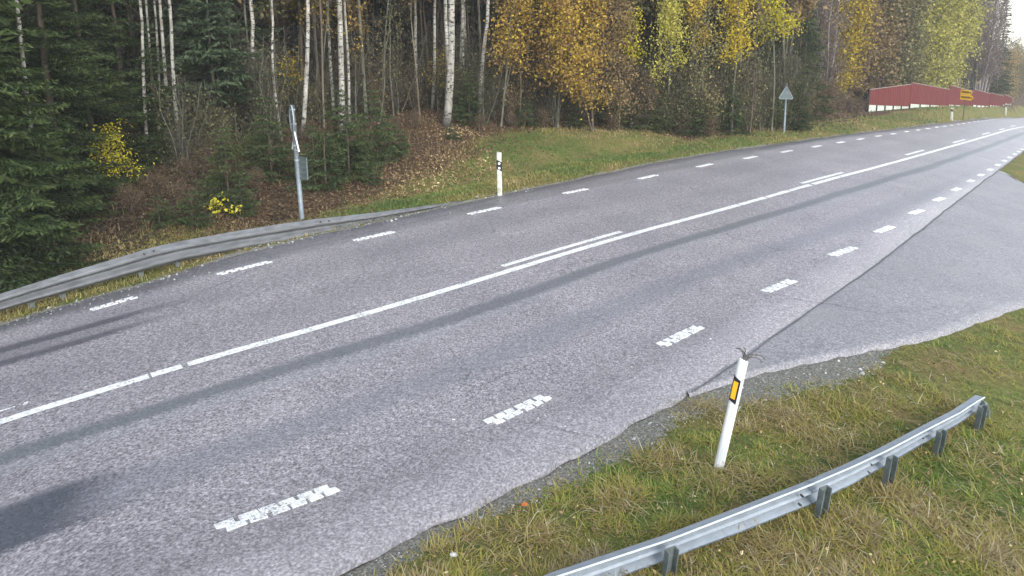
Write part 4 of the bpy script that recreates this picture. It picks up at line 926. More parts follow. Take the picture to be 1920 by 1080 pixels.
# spruces in the middle and right
for i, (px, r_, v, sc, lab) in enumerate(((912, 35, 0, .52, "dark bushy spruce below the left orange leaves, above the far marker post"), (1000, 40, 2, 1.1, "tall spruce filling the gap behind the orange leaves"), (1215, 41, 2, 1.0, "dark spruce between the big orange crown and the yellow birch"), (1325, 41, 1, 1.15, "greyish spruce between the two yellow crowns"),
                                          (1395, 40, 0, 1.0, "dark spruce behind the yellow leaves left of the warning sign"), (1440, 43, 2, 1.05, "dark spruce under the bright yellow crown"), (1503, 42, 1, .95, "narrow dark spruce right of the grey trunk at the warning sign"), (750, 46, 0, 1.15, "spruce deep in the wood behind the thin birches"),
                                          (690, 48, 2, 1.1, "spruce deep in the wood right of the ringed birch"), (870, 44, 1, 1.2, "spruce deep in the wood behind the forked birch"), (1110, 46, 0, 1.2, "spruce hidden behind the big orange crown"), (560, 50, 2, 1.15, "spruce deep behind the sign post"), (1500, 35.5, 1, .40, "small spruce right beside the warning sign"))):
    tree("spruce_tree", at_range(px, r_), SPR[v], lab, "spruce", "spruces in the middle of the wood", rz=i * 1.7, sc=sc)
# young spruces of the undergrowth
ys_ = [((655, 332), 0, 1.0, "young spruce at the left of the clump beside the leaf slope"), ((700, 315), 2, .85, "young spruce in the middle of the clump beside the leaf slope"), ((722, 300), 1, 1.05, "brighter young spruce at the right end of the clump beside the leaf slope"), ((612, 350), 1, 1.1, "low young spruce right of the sign post's square plate"),
       ((640, 300), 2, .8, "young spruce at the foot of the ringed birch"), ((510, 335), 2, .85, "young spruce just left of the sign post"), ((430, 385), 2, .70, "young spruce in the brown brush left of the sign post"), ((362, 425), 1, .62, "tiny spruce close above the far guardrail"), ((300, 425), 1, .5, "smallest spruce in the brush above the bent guardrail joint"),
       ((455, 400), 1, .55, "small spruce with yellow leaves before it, left of the sign post"), ((330, 300), 2, .8, "young spruce below the right stem of the birch cluster"), ((590, 335), 0, .75, "young spruce directly behind the sign post"), ((848, 262), 1, .45, "tiny bright spruce on the grass at the foot of the forked birch"),
       ((1195, 243), 1, .9, "young spruce at the wood's edge under the big orange crown's right side"), ((1240, 246), 0, .7, "young spruce at the wood's edge under the leaning white birch"), ((985, 238), 1, .8, "young spruce under the left side of the big orange crown"), ((1080, 240), 1, .6, "low young spruce under the middle of the big orange crown"),
       ((1300, 252), 0, .75, "young spruce at the dark wood's edge right of the leaning white birch"), ((1370, 250), 2, .75, "young spruce at the wood's edge left of the reddish brush"), ((880, 232), 2, .75, "young spruce right of the forked birch"), ((690, 345), 1, .6, "lowest young spruce at the foot of the clump by the leaf slope"), ((745, 290), 1, .7, "small spruce on the upper right of the clump by the leaf slope")]
for i, (b, v, sc, lab) in enumerate(ys_):
    tree("young_spruce", at(*b), SPL[v], lab, "young spruce", "young spruces of the undergrowth", rz=i * 2.4, sc=sc)

# leafy broadleaves
LF = [((222, 372), dict(h=2.3, r0=.02, z0=.5, z1=2.2, nb=14, L=.85, nl=650, sig=.19, size=.058, lm='leaf_bright', bk='brown_bark', up=.8, cb=.42), "small bush with bright yellow leaves before the dark spruces", "bush"),
      ((408, 410), dict(h=.75, r0=.012, z0=.15, z1=.7, nb=8, L=.4, nl=80, sig=.09, size=.05, lm='leaf_bright', bk='brown_bark', up=.8, cb=.75), "little bush with a few bright yellow leaves above the far guardrail", "bush"),
      ((455, 415), dict(h=.7, r0=.012, z0=.2, z1=.7, nb=6, L=.35, nl=30, sig=.08, size=.05, lm='leaf_bright', bk='brown_bark', up=.8, cb=.7), "sparse little yellow bush left of the sign post above the guardrail", "bush"),
      ((545, 240), dict(h=4.2, r0=.03, z0=1.4, z1=3.0, nb=10, L=1.0, nl=240, sig=.16, size=.085, lm='leaf_yellow', bk='grey_bark', up=.5, cb=.55), "sapling with thin yellow leaves just above the top of the sign post", "sapling"),
      ((600, 232), dict(h=6.8, r0=.035, z0=4.2, z1=6.6, nb=9, L=1.1, nl=210, sig=.14, size=.09, lm='leaf_orange', bk='grey_bark', up=.3, cb=.8), "sapling with an orange tuft at its top between the two white birches", "sapling"),
      ((668, 228), dict(h=6.6, r0=.035, z0=3.0, z1=6.4, nb=12, L=1.2, nl=430, sig=.18, size=.085, lm='leaf_orange', bk='grey_bark', up=.3, cb=.55), "sapling with sparse amber leaves right of the ringed birch", "sapling"),
      ((738, 222), dict(h=6.5, r0=.035, z0=1.0, z1=6.0, nb=22, L=1.9, nl=260, sig=.3, size=.065, lm='leaf_olive', bk='grey_bark', up=.5, cb=.75), "twiggy grey sapling with arching branches between the birches", "sapling"),
      ((710, 232), dict(h=5.5, r0=.03, z0=.8, z1=5.0, nb=18, L=1.6, nl=200, sig=.3, size=.065, lm='leaf_olive', bk='grey_bark', up=.5, cb=.7, lean=(.9, 0)), "leaning twiggy sapling behind the clump of young spruces", "sapling"),
      ((822, 212), dict(h=3.4, r0=.025, z0=.8, z1=3.2, nb=10, L=1.0, nl=170, sig=.15, size=.07, lm='leaf_yellow', bk='grey_bark', up=.5, cb=.5), "small yellow-leaved sapling left of the forked birch's foot", "sapling"),
      ((938, 238), dict(h=7.5, r0=.05, z0=2.8, z1=7.5, nb=22, L=1.4, nl=1500, sig=.24, size=.10, lm='leaf_orange', bk='grey_bark', up=.4, cb=.66, nst=2), "small tree with orange and yellow leaves above the far marker post", "tree"),
      ((975, 232), dict(h=6.0, r0=.04, z0=.8, z1=5.0, nb=16, L=1.2, nl=260, sig=.3, size=.085, lm='leaf_amber', bk='grey_bark', up=.5, cb=.5), "thinly leaved amber sapling between the two orange crowns", "sapling"),
      ((1045, 240), dict(h=8.0, r0=.05, z0=1.6, z1=7.8, nb=28, L=1.8, nl=2000, sig=.33, size=.10, lm='leaf_orange', bk='grey_bark', up=.4, cb=.55, nst=2), "left half of the big orange crown, thin and amber-leaved", "tree"),
      ((1112, 246), dict(h=8.0, r0=.055, z0=1.2, z1=7.8, nb=36, L=1.8, nl=4600, sig=.28, size=.10, lm='leaf_orange', bk='brown_bark', up=.4, cb=.72, nst=2), "dense golden orange tree, the brightest of the middle wood", "tree"),
      ((1160, 244), dict(h=7.5, r0=.045, z0=.8, z1=7.2, nb=26, L=1.4, nl=1700, sig=.3, size=.09, lm='leaf_amber', bk='brown_bark', up=.4, cb=.55), "brownish amber tree at the right side of the golden orange one", "tree"),
      ((1180, 240), dict(h=5.8, r0=.04, z0=3.2, z1=5.5, nb=10, L=1.3, nl=420, sig=.2, size=.09, lm='leaf_bright', bk='brown_bark', up=.2, cb=.5), "sapling with a small bright yellow bough reaching right of the orange crown", "sapling"),
      ((1252, 244), dict(h=8.0, r0=.045, z0=2.6, z1=7.8, nb=22, L=1.5, nl=2000, sig=.24, size=.09, lm='leaf_lime', bk='grey_bark', up=.5, cb=.72, zg=.04), "yellow-green birch sapling round the leaning white trunk", "tree"),
      ((1300, 246), dict(h=8.0, r0=.045, z0=3.6, z1=7.8, nb=12, L=1.1, nl=1000, sig=.2, size=.09, lm='leaf_orange', bk='grey_bark', up=.2, cb=.88), "narrow golden tree right of the leaning white birch", "tree"),
      ((1315, 250), dict(h=6.5, r0=.04, z0=.8, z1=6.0, nb=22, L=1.6, nl=1000, sig=.3, size=.08, lm='leaf_olive', bk='grey_bark', up=.5, cb=.75), "olive-leaved tree at the dark wood's edge, right of the narrow golden one", "tree"),
      ((1372, 250), dict(h=8.5, r0=.05, z0=3.4, z1=8.2, nb=20, L=1.1, nl=1700, sig=.25, size=.09, lm='leaf_yellow', bk='grey_bark', up=.4, cb=.72), "golden yellow tree left of the warning sign, over dark undergrowth", "tree"),
      ((1405, 250), dict(h=7, r0=.045, z0=.6, z1=6.0, nb=26, L=1.7, nl=1300, sig=.3, size=.08, lm='leaf_olive', bk='brown_bark', up=.5, cb=.6, nst=2), "dark olive bushy tree left of the warning sign", "tree"),
      ((1446, 246), dict(h=9, r0=.05, z0=4.6, z1=8.8, nb=20, L=1.2, nl=1500, sig=.25, size=.095, lm='leaf_bright', bk='grey_bark', up=.3, cb=.5), "bright yellow crown hanging above the warning sign", "tree")]
for i, (b, kw, lab, cat) in enumerate(LF):
    nm = {"bush": "bush", "sapling": "sapling", "tree": "broadleaf_tree"}[cat]
    tree(nm, at(*b), leafy(seed=700 + i * 31, **kw), lab, cat, rz=0)

# ------------------------------------------------------------------ wood further back: countable stems, shared shapes
fr = np.random.default_rng(11)
EDGE = [(-200, 17), (0, 19)] + [(a_e, float(np.hypot(*at(a_e, b_e)[:2]))) for a_e, b_e in ((120, 430), (300, 350), (450, 300), (600, 265), (720, 250), (840, 236), (950, 241), (1050, 241), (1200, 243), (1300, 253), (1400, 248), (1500, 240), (1560, 228))] + [(1640, 60)]
def edge_r(px): return float(np.interp(px, [e[0] for e in EDGE], [e[1] for e in EDGE]))
def scatter(n, lo, hi, dmin, dmax, gap=.5, tries=60):
    out = []
    while len(out) < n and tries > 0:
        tries -= 1
        for _ in range(n * 3):
            px = fr.uniform(lo, hi); r_ = edge_r(px) + dmin + (dmax - dmin) * fr.random() ** 1.0; d = ray(px, 200); hh = math.hypot(d[0], d[1]); P = (d[0] / hh * r_, d[1] / hh * r_)
            if all((P[0] - q[0]) ** 2 + (P[1] - q[1]) ** 2 > gap ** 2 for q in out): out.append(P)
            if len(out) >= n: break
    return [np.array([a, b, float(gz(a, b))]) for a, b in out]
LMK = [(-400, "left of the lone pale trunk"), (60, "right of the lone pale trunk"), (150, "above the bright yellow bush"), (240, "around the birch cluster"), (340, "behind the bluish pine saplings"), (450, "behind the left-bending birch"), (505, "behind the sign post"), (590, "left of the ringed birch"), (645, "right of the ringed birch"),
       (720, "halfway to the forked birch"), (790, "behind the forked birch"), (880, "behind the first orange leaves"), (980, "behind the big orange crown"), (1100, "behind the golden orange tree"), (1200, "behind the leaning white birch"), (1290, "behind the narrow golden tree"), (1350, "behind the golden yellow tree"), (1420, "behind the triangular warning sign"), (1500, "right of the triangular warning sign"),
       (1580, "behind the barrier's left end"), (1720, "behind the barrier's middle"), (1790, "behind the yellow direction sign"), (1835, "behind the barrier's far part"), (1885, "at the right edge of the frame")]
def whereabouts(P):
    a, b = P[0], P[1]; v = (a, b * _cp * 1.0); dpt = b * _cp - (P[2] + 2.5 - CAM_H) * _sp; pxx = 960 + FOC * a / dpt
    s = LMK[0][1]
    for q, t_ in LMK:
        if pxx >= q: s = t_
    return s
def deep(P, a=4, b=10):
    d = -float(sdist(LITTER_EDGE, P[0:1], P[1:2])[0]) - 4; return "at the wood's edge" if d < a else ("inside the wood" if d < b else "deep in the wood")
TONE = ("greyish", "greyish", "brown", "thick grey", "tan", "crooked grey", "dark brown")
for P in scatter(230, 420, 1500, 2.0, 24, .55) + scatter(30, 250, 420, 9.0, 24, .6):
    k = int(fr.integers(0, 7)); tree("thin_tree", P, THIN[k], TONE[k] + " thin bare stem " + deep(P) + ", " + whereabouts(P), "tree", "thin bare stems of the wood", rz=fr.random() * 6.28, sc=fr.uniform(.65, 1.1), lean=(fr.normal() * .025, fr.normal() * .025))
for P in scatter(22, -250, 330, 9, 24, 1.0):
    k = int(fr.integers(0, 7)); tree("thin_tree", P, THIN[k], TONE[k] + " thin stem " + deep(P) + ", " + whereabouts(P), "tree", "stems between the left spruces", rz=fr.random() * 6.28, sc=fr.uniform(.8, 1.3), lean=(fr.normal() * .02, fr.normal() * .02))
for P in scatter(22, 330, 1480, 3, 16, 1.5):
    k = int(fr.integers(0, 3)); tree("birch_tree", P, BIR[k], "slim pale birch set back " + deep(P) + ", " + whereabouts(P), "birch", "birches set back in the wood", rz=fr.random() * 6.28, sc=fr.uniform(.6, .95), lean=(fr.normal() * .03, fr.normal() * .03))
for P in scatter(78, -350, 1490, 12, 34, 2.0):
    k = int(fr.integers(0, 2)); tree("spruce_tree", P, SPT[k], "tall dark spruce " + deep(P, 8, 20) + ", " + whereabouts(P), "spruce", "tall spruces behind the wood's edge", rz=fr.random() * 6.28, sc=fr.uniform(.8, 1.1))
for P in scatter(26, -600, -150, 0, 30, 2.2):
    k = int(fr.integers(0, 2)); tree("spruce_tree", P, SPT[k], "tall dark spruce left of the frame", "spruce", "tall spruces left of the frame", rz=fr.random() * 6.28, sc=fr.uniform(.8, 1.1))

SHR = []
for i, (lm, bk, nl, cb, h) in enumerate((('leaf_olive', 'brown_bark', 900, .45, 2.6), ('leaf_olive', 'grey_bark', 700, .30, 3.4), ('spruce_light', 'brown_bark', 1500, .75, 1.8), ('leaf_amber', 'grey_bark', 420, .45, 3.0), ('leaf_olive', 'grey_bark', 260, .4, 4.2))):
    SHR.append(leafy(h, .018, .15, h - .1, 26, 1.0, nl, .24, .062, lm, bk, 1500 + i * 41, up=.8, cb=cb, cs_=.25, nst=4, rmin=.005, sub=6))
SNM = ("olive-leaved", "dark olive", "low green", "amber-leaved", "nearly leafless")
for lo, hi, n, dm, dx in ((860, 1480, 110, .2, 5.5), (380, 860, 90, 2.0, 13), (330, 520, 16, -1, 4), (-60, 380, 16, 3, 10), (1180, 1500, 44, .0, 2.5)):
    for P in scatter(n, lo, hi, dm, dx, .6):
        k = int(fr.integers(0, 5)) if fr.random() < .6 or lo > 800 else 4; tree("shrub", P, SHR[k], SNM[k] + " shrub " + deep(P, 3, 7) + ", " + whereabouts(P), "shrub", "shrubs of the undergrowth", rz=fr.random() * 6.28, sc=fr.uniform(.65, 1.15))
# ------------------------------------------------------------------ right-hand trees behind the red barrier
FARV = {}
def farleaf(key, lm, cb, h=13, R=3.4, nl=5600, bk='brown_bark', z0=.6, size=.18, nb=38, sig=.50, up=.55, nst=3):
    FARV[key] = leafy(h, .12 if h > 5 else .018, z0, h - .4, nb, R, nl, sig, size, lm, bk, 900 + len(FARV) * 37, up=up, cb=cb, cs_=.26, wob=.3 * h / 13, nst=nst, rmin=.016 if h > 5 else .005)
farleaf('lime', 'leaf_lime', .60); farleaf('lime2', 'leaf_lime', .45, h=11.5, R=3.0); farleaf('olive', 'leaf_olive', .62); farleaf('amber', 'leaf_amber', .5, h=12); farleaf('gold', 'leaf_yellow', .50, h=11, R=2.8)
farleaf('bare', 'leaf_brown', .6, bk='hazed_bark', h=15, R=2.6, nl=900, z0=2, up=1.1, sig=.5, size=.10, nb=90); farleaf('bare2', 'far_twig', .6, bk='hazed_bark', h=14, R=2.2, nl=700, z0=3, up=1.2, sig=.5, size=.09, nb=90)
farleaf('round', 'leaf_round', .5, h=9.5, R=3.4)
farleaf('brush', 'fern', .45, h=2.0, R=1.3, nl=700, z0=.05, nb=22, sig=.20, size=.06, up=1.0, nst=5, bk='brown_bark')
RT_ = [(1562, 63, 'gold', 1.0, "yellow-orange tree at the left end of the row behind the red barrier"), (1590, 66, 'amber', 1.0, "amber-leaved tree second in the row behind the red barrier"), (1612, 70, 'gold', 1.15, "orange-yellow tree set back behind the left end of the red barrier"),
       (1632, 68, 'amber', 1.05, "brownish amber tree right behind the low end of the red barrier"), (1655, 72, 'amber', 1.1, "brown-amber tree above the left section of the red barrier"), (1672, 70, 'olive', 1.05, "olive tree above the left section of the red barrier"),
       (1692, 76, 'lime', 1.15, "yellow-green tree above the highest corner of the red barrier"), (1712, 77, 'lime2', 1.2, "yellow-green tree right of the barrier's highest corner"), (1735, 84, 'lime', 1.25, "brightest lime-yellow tree of the row behind the barrier"), (1752, 88, 'lime2', 1.25, "lime-yellow tree near the right end of the bright row"),
       (1768, 92, 'lime', 1.02, "last yellow tree of the row, before the bare brown trees"), (1745, 82, 'olive', .62, "low olive tree close behind the middle of the barrier"), (1700, 71, 'olive', .7, "low dark olive tree close behind the barrier's corner"), (1640, 85, 'olive', 1.4, "tall olive tree in the second row behind the barrier"), (1700, 95, 'lime2', 1.6, "tall yellow-green tree in the second row behind the barrier")]
for i, (px, r_, v, sc, lab) in enumerate(RT_): tree("broadleaf_tree", at_range(px, r_, 110), FARV[v], lab, "tree", "leafy trees behind the red barrier", rz=i * 1.1, sc=sc)
GN = ('nearest', 'second', 'third', 'fourth', 'farthest')
for i, px in enumerate((1525, 1538, 1550, 1515, 1532, 1545, 1560, 1522, 1556, 1541)):
    tree("bare_tree", at_range(px, 58 + 4.5 * (i % 5)), FARV['bare' if i % 2 else 'bare2'], ("brown-leaved" if i % 2 else "leafless") + " tree in the gap left of the yellow row, " + GN[i % 5] + " rank", "tree", "bare trees in the gap of the wood", rz=i * 1.9, sc=1.0 + .05 * (i % 4))
for i, px in enumerate((1782, 1790, 1797, 1805, 1812, 1820, 1828, 1836, 1843, 1850, 1856, 1788, 1808, 1832, 1846)):
    tree("bare_tree", at_range(px, 100 + 5.5 * (i % 7), 100), FARV['bare' if i % 3 else 'bare2'], "tall bare brownish tree " + ("nearest", "near", "fairly near", "middling", "far", "farther", "farthest")[i % 7] + " beyond the grass bank, " + whereabouts(at_range(px, 110)), "tree", "bare trees beyond the barrier", rz=i * 1.9, sc=(1.25 + .06 * (i % 5)) * (1.0 - .012 * max(0, (px - 1845))))
sp = [(1877, 128, 1.60, 0, "dark narrow spruce standing against the sky at the end of the wood"), (1884, 133, 1.25, 1, "lower dark spruce right beside the one against the sky"), (1812, 118, .75, 0, "dark spruce low behind the yellow direction sign"), (1840, 122, .7, 1, "dark spruce behind the far part of the barrier")]
for px, r_, sc, v, lab in sp: tree("spruce_tree", at_range(px, r_, 100), SPT[v] if v < 2 else SPR[0], lab, "spruce", sc=sc * .62, rz=px)
for px, r_, v, sc, lab in ((1872, 132, 'round', .90, "small round orange-yellow tree near the far end of the red barrier"), (1853, 130, 'round', .62, "small yellow tree just left of the round orange one"), (1890, 135, 'olive', .6, "small greenish tree right of the round orange one"), (1903, 150, 'amber', .62, "pale brown tree at the right edge beyond the road"), (1915, 160, 'olive', .62, "small olive tree at the right edge of the frame"), (1930, 165, 'amber', .62, "pale brown tree just past the right edge of the frame"), (1898, 185, 'olive', .9, "faint olive tree farthest down the road")):
    tree("broadleaf_tree", at_range(px, r_, 150), FARV[v], lab, "tree", sc=sc, rz=px)
for i in range(14):
    px = 1890 + i * 13; tree("spruce_tree", at_range(px, 190 + 9 * (i % 3)), SPT[i % 2], "small distant spruce at the right edge beyond the road", "spruce", "distant spruces beyond the road", rz=i, sc=.42 + .03 * (i % 4))
# reddish brush between the warning sign and the barrier
for i, (px, r_, sc) in enumerate(((1415, 37, .55), (1432, 36.5, .6), (1450, 38, .6), (1490, 38, .6), (1512, 41, .85), (1530, 43, .95), (1545, 43.5, 1.0), (1525, 47, 1.1), (1558, 48, .9), (1575, 52, .9), (1590, 55, .9), (1605, 56, .8), (1540, 50, 1.1), (1400, 38, .55), (1500, 45, .9))):
    tree("brush", at_range(px, r_), FARV['brush'], ("tall" if sc > .85 else "low") + " reddish brush " + ("left of the triangular sign" if px < 1465 else ("just right of the triangular sign" if px < 1520 else ("midway from triangular sign to barrier" if px < 1560 else "by the barrier's left end"))), "brush", "reddish brush by the warning sign", rz=i * 1.3, sc=sc * 1.15)
# brown brush left, among the litter
for i, (px, py, sc) in enumerate(((250, 400, .45), (300, 380, .5), (345, 350, .5), (380, 330, .55), (410, 310, .5), (350, 395, .45), (470, 300, .5), (580, 270, .5), (480, 360, .4), (1150, 246, .5), (1020, 240, .5), (1280, 252, .5), (1330, 256, .55), (960, 240, .4), (780, 240, .4), (560, 330, .4), (740, 250, .4), (900, 245, .4))):
    tree("brush", at(px, py), FARV['brush'], ("low" if sc < .42 else "tall") + " brown withered brush in the leaf litter, " + ("nearer the road, " if py > 320 else "") + whereabouts(at(px, py)), "brush", "withered brush under the trees", rz=i * 1.3, sc=sc)
m = MB(); a = at(1000, 232); b = on_depth(962, 190, a); m.tube([Vector(a) - Vector(a) + Vector((0, 0, -.05)), (Vector(b) - Vector(a)) * .5 + Vector((0, 0, -.06)), Vector(b) - Vector(a)], [.045, .04, .025], 6)
o = m.build("fallen_branch", M['tan_bark'], None, True); o.location = a; tag(o, "pale dead branch propped in the undergrowth below the orange-leaved tree", "branch")

# far wood, a mass beyond the trees one can tell apart
fw = []; rr_ = np.random.default_rng(5)
base_c = spruce_crown(15, 2.6, 1.5, .28, 77, .42)
for i in range(230):
    px = rr_.uniform(-700, 1760) if i < 150 else rr_.uniform(300, 1540); r_ = rr_.uniform(72, 100) if px < 1500 else rr_.uniform(108, 140); P = at_range(px, r_); s = rr_.uniform(.9, 1.35) * (1.0 if px < 1500 else .8); an = rr_.random() * 6.28; V = base_c[0] @ np.array([[math.cos(an), math.sin(an), 0], [-math.sin(an), math.cos(an), 0], [0, 0, 1]]) * s + P
    fw.append((V, base_c[1], base_c[2]))
o = link(mesh_of("far_wood", join_np(fw), M['spruce_needles']), "far_wood"); tag(o, "dark mass of spruce wood far behind the trees of the edge", "wood", kind="stuff")

# ------------------------------------------------------------------ ground cover
def blades(P, L, W, c, curl=.8, lay=.5, seed=0):
    """grass blades: three-segment curved strips"""
    r_ = np.random.default_rng(seed); n = len(P); an = r_.random(n) * 6.283; d = np.c_[np.cos(an), np.sin(an)]; s = np.c_[-d[:, 1], d[:, 0]]
    L = L * r_.uniform(.5, 1.3, n); inc = np.clip(r_.normal(lay, .28, n), .05, 1.35); k = curl * r_.uniform(.3, 1.2, n); V = np.empty((n, 6, 3)); p = P.copy(); w = W * r_.uniform(.7, 1.2, n)
    for j, (seg, wf) in enumerate(((0, 1), (.45, .8), (1.0, .08))):
        if j: a = inc + k * (j - .5) * .6; step = L * (.5); p = p + np.c_[d * (np.sin(a) * step)[:, None], np.cos(a) * step]
        V[:, 2 * j, :] = p; V[:, 2 * j + 1, :] = p; V[:, 2 * j, :2] += s * (w * wf / 2)[:, None]; V[:, 2 * j + 1, :2] -= s * (w * wf / 2)[:, None]
    i = np.arange(n)[:, None] * 6; F = np.concatenate([i + [[0, 1, 3, 2]], i + [[2, 3, 5, 4]]], 0); return V.reshape(-1, 3), F, np.repeat(c, 6)
def sample_px(n, x0, x1, y0, y1, seed):
    """points over the visible ground, denser where it is near"""
    r_ = np.random.default_rng(seed); px = r_.uniform(x0, x1, n); py = r_.uniform(y0, y1, n); u = (px - 960) / FOC; v = (py - PY) / FOC
    a, b = _cr * u + _sr * v, -_sr * u + _cr * v; D = np.c_[a, _cp - b * _sp, -_sp - b * _cp]; D /= np.hypot(D[:, 0], D[:, 1])[:, None]
    R = np.full(n, 3.0); ok = np.zeros(n, bool); lo = np.full(n, 2.5); rs = np.concatenate([np.arange(2.5, 14, .12), np.arange(14, 90, .5)])
    hit = np.full(n, np.nan)
    for q in rs:
        m = np.isnan(hit)
        if not m.any(): break
        f = CAM_H + q * D[m, 2] - base_z(q * D[m, 0], q * D[m, 1]) ; ii = np.where(m)[0][f < 0]; hit[ii] = q
    k = ~np.isnan(hit) & (hit < 89); hit = hit + r_.uniform(-.5, .5, n) * np.where(hit < 14, .12, .5)
    x, y = (hit * D[:, 0])[k], (hit * D[:, 1])[k]; return x, y
def seg_rand(x, y, w, seed): return np.random.default_rng(seed).random(len(x)) < w
# near verge
x, y = sample_px(390000, 450, 2350, 520, 1240, 1)
dO = sdist(OU, x, y); kk = (dO > .12); x, y, dO = x[kk], y[kk], dO[kk]
edge = GW(x, y)
bare = noise(x, y, .55, 71, 3); dens = ss(-.25, .35, dO - edge) * np.where(bare > .58 + .1 * ss(1.2, 3, dO), .16, 1.0) + .015
kk = seg_rand(x, y, dens, 2); x, y, dO = x[kk], y[kk], dO[kk]
tone = noise(x, y, 1.1, 72, 3); tuft = noise(x, y, .22, 73, 2); r2 = np.random.default_rng(3)
c = np.clip(.48 - (tone - .5) * 1.5 + (tuft - .5) * .9 + r2.normal(0, .15, len(x)) - .10 * ss(2, 4, dO) - .22 * ss(4, 5.5, dO), 0, .92); c = np.where(r2.random(len(x)) < .035, r2.uniform(.88, 1, len(x)), c)
Lg = .06 + .085 * ss(.38, .7, tuft) + .09 * ss(2.5, 5.0, dO)
o = link(mesh_of("grass", blades(np.c_[x, y, gz(x, y) - .01], Lg, .0095, c, 1.0, .95, 4), M['grass']), "grass"); tag(o, "olive and green matted grass of the near verge around the guardrail", "grass", kind="stuff")
# clumps of flattened dead straw
SX, SY, SC = [], [], []; r2 = np.random.default_rng(31)
for px, py, n, sg in ((1560, 832, 420, .20), (1372, 905, 420, .16), (1650, 762, 260, .2), (1470, 790, 300, .2), (1700, 935, 380, .22), (1250, 868, 300, .14), (1150, 950, 260, .12), (1830, 860, 380, .25), (1600, 1010, 320, .16), (1430, 1040, 300, .13), (1780, 690, 300, .3), (1860, 1000, 360, .2), (1000, 1010, 200, .1), (1330, 770, 200, .14)):
    P = at(px, py); SX.append(P[0] + r2.normal(0, sg * 1.5, n)); SY.append(P[1] + r2.normal(0, sg, n)); SC.append(np.clip(r2.normal(.80, .09, n), 0, 1))
x, y, c = map(np.concatenate, (SX, SY, SC)); o = link(mesh_of("dead_straw", blades(np.c_[x, y, gz(x, y) + .03], .20, .007, c, .5, 1.25, 32), M['grass']), "dead_straw"); tag(o, "flattened clumps of dead straw in the near verge around the guardrail", "straw", kind="stuff")
# withered leaves and weeds caught in the near grass
x, y = sample_px(9000, 560, 2000, 560, 1180, 23); dO = sdist(OU, x, y); kk = dO > .35; x, y = x[kk], y[kk]; r2 = np.random.default_rng(24)
kk = r2.random(len(x)) < .28; x, y = x[kk], y[kk]
o = link(mesh_of("fallen_leaves", rnd_rot_quads(np.c_[x, y, gz(x, y) + .02 + .05 * r2.random(len(x))], .017, np.clip(r2.normal(.6, .25, len(x)), 0, 1), .6, .5), M['litter']), "fallen_leaves"); tag(o, "small withered leaves scattered through the near verge grass", "leaves", kind="stuff")
# far verge grass
x, y = sample_px(430000, -260, 1935, 195, 660, 5)
dL = -sdist(LE, x, y); dT = -sdist(LITTER_EDGE, x, y); kk = (dL > .10) & (dT < 1.2); x, y, dL, dT = x[kk], y[kk], dL[kk], dT[kk]
w = (1 - ss(-1.0, 1.2, dT + (noise(x, y, 1.6, 75) - .5) * 2)) * ss(.05, .5, dL + (noise(x, y, .9, 35) - .5) * .4); kk = seg_rand(x, y, w, 6); x, y, dL, dT = x[kk], y[kk], dL[kk], dT[kk]
tone = noise(x, y, 2.6, 76, 3); r2 = np.random.default_rng(7); rr = np.hypot(x, y)
c = np.clip(.42 - (tone - .5) * 1.9 + .18 * (1 - ss(.2, 1.5, dL)) + .25 * ss(-1.5, .5, dT) - .18 * ss(38, 55, rr) + .12 * (1 - ss(-9, -4, x)) + r2.normal(0, .12, len(x)), 0, 1)
o = link(mesh_of("verge_grass", blades(np.c_[x, y, gz(x, y) - .01], .08 + .0022 * rr, .007 + .00062 * rr, c, .8, .5, 8), M['verge_grass']), "verge_grass"); tag(o, "green and straw-coloured grass of the far verge below the wood", "grass", kind="stuff")
# leaf litter
x, y = sample_px(230000, -40, 1640, 180, 600, 9)
dT = -sdist(LITTER_EDGE, x, y); dL = -sdist(LE, x, y); w = ss(-2.2, .8, dT + (noise(x, y, 1.8, 77) - .5) * 2) * (dL > .4) + .02 * (dL > .15); kk = seg_rand(x, y, w, 10); x, y = x[kk], y[kk]; rr = np.hypot(x, y); r2 = np.random.default_rng(12)
c = np.clip(.42 + (noise(x, y, 2.5, 78) - .5) * .9 + r2.normal(0, .17, len(x)) - .25 * (1 - ss(-7, -2, x)) + .14 * ss(-5, -2, x) * (1 - ss(24, 32, rr)), 0, 1)
v = rnd_rot_quads(np.c_[x, y, gz(x, y) + .02 + r2.random(len(x)) * .05], .022 + .0009 * rr, c, .7, .5)
o = link(mesh_of("leaf_litter", v, M['litter']), "leaf_litter"); tag(o, "brown fallen leaves covering the slope and the floor of the wood", "leaves", kind="stuff")
# dead bracken / tall straws
x, y = sample_px(26000, -40, 1620, 190, 520, 13); dT = -sdist(LITTER_EDGE, x, y); w = ss(-.5, 1.5, dT) * (noise(x, y, 2.0, 79) > .48); kk = seg_rand(x, y, w, 14); x, y = x[kk], y[kk]; r2 = np.random.default_rng(15)
o = link(mesh_of("bracken", blades(np.c_[x, y, gz(x, y)], .42, .022, np.clip(r2.normal(.45, .2, len(x)), 0, 1), .7, .35, 16), M['fern']), "bracken"); tag(o, "withered bracken and straws on the floor of the wood", "bracken", kind="stuff")
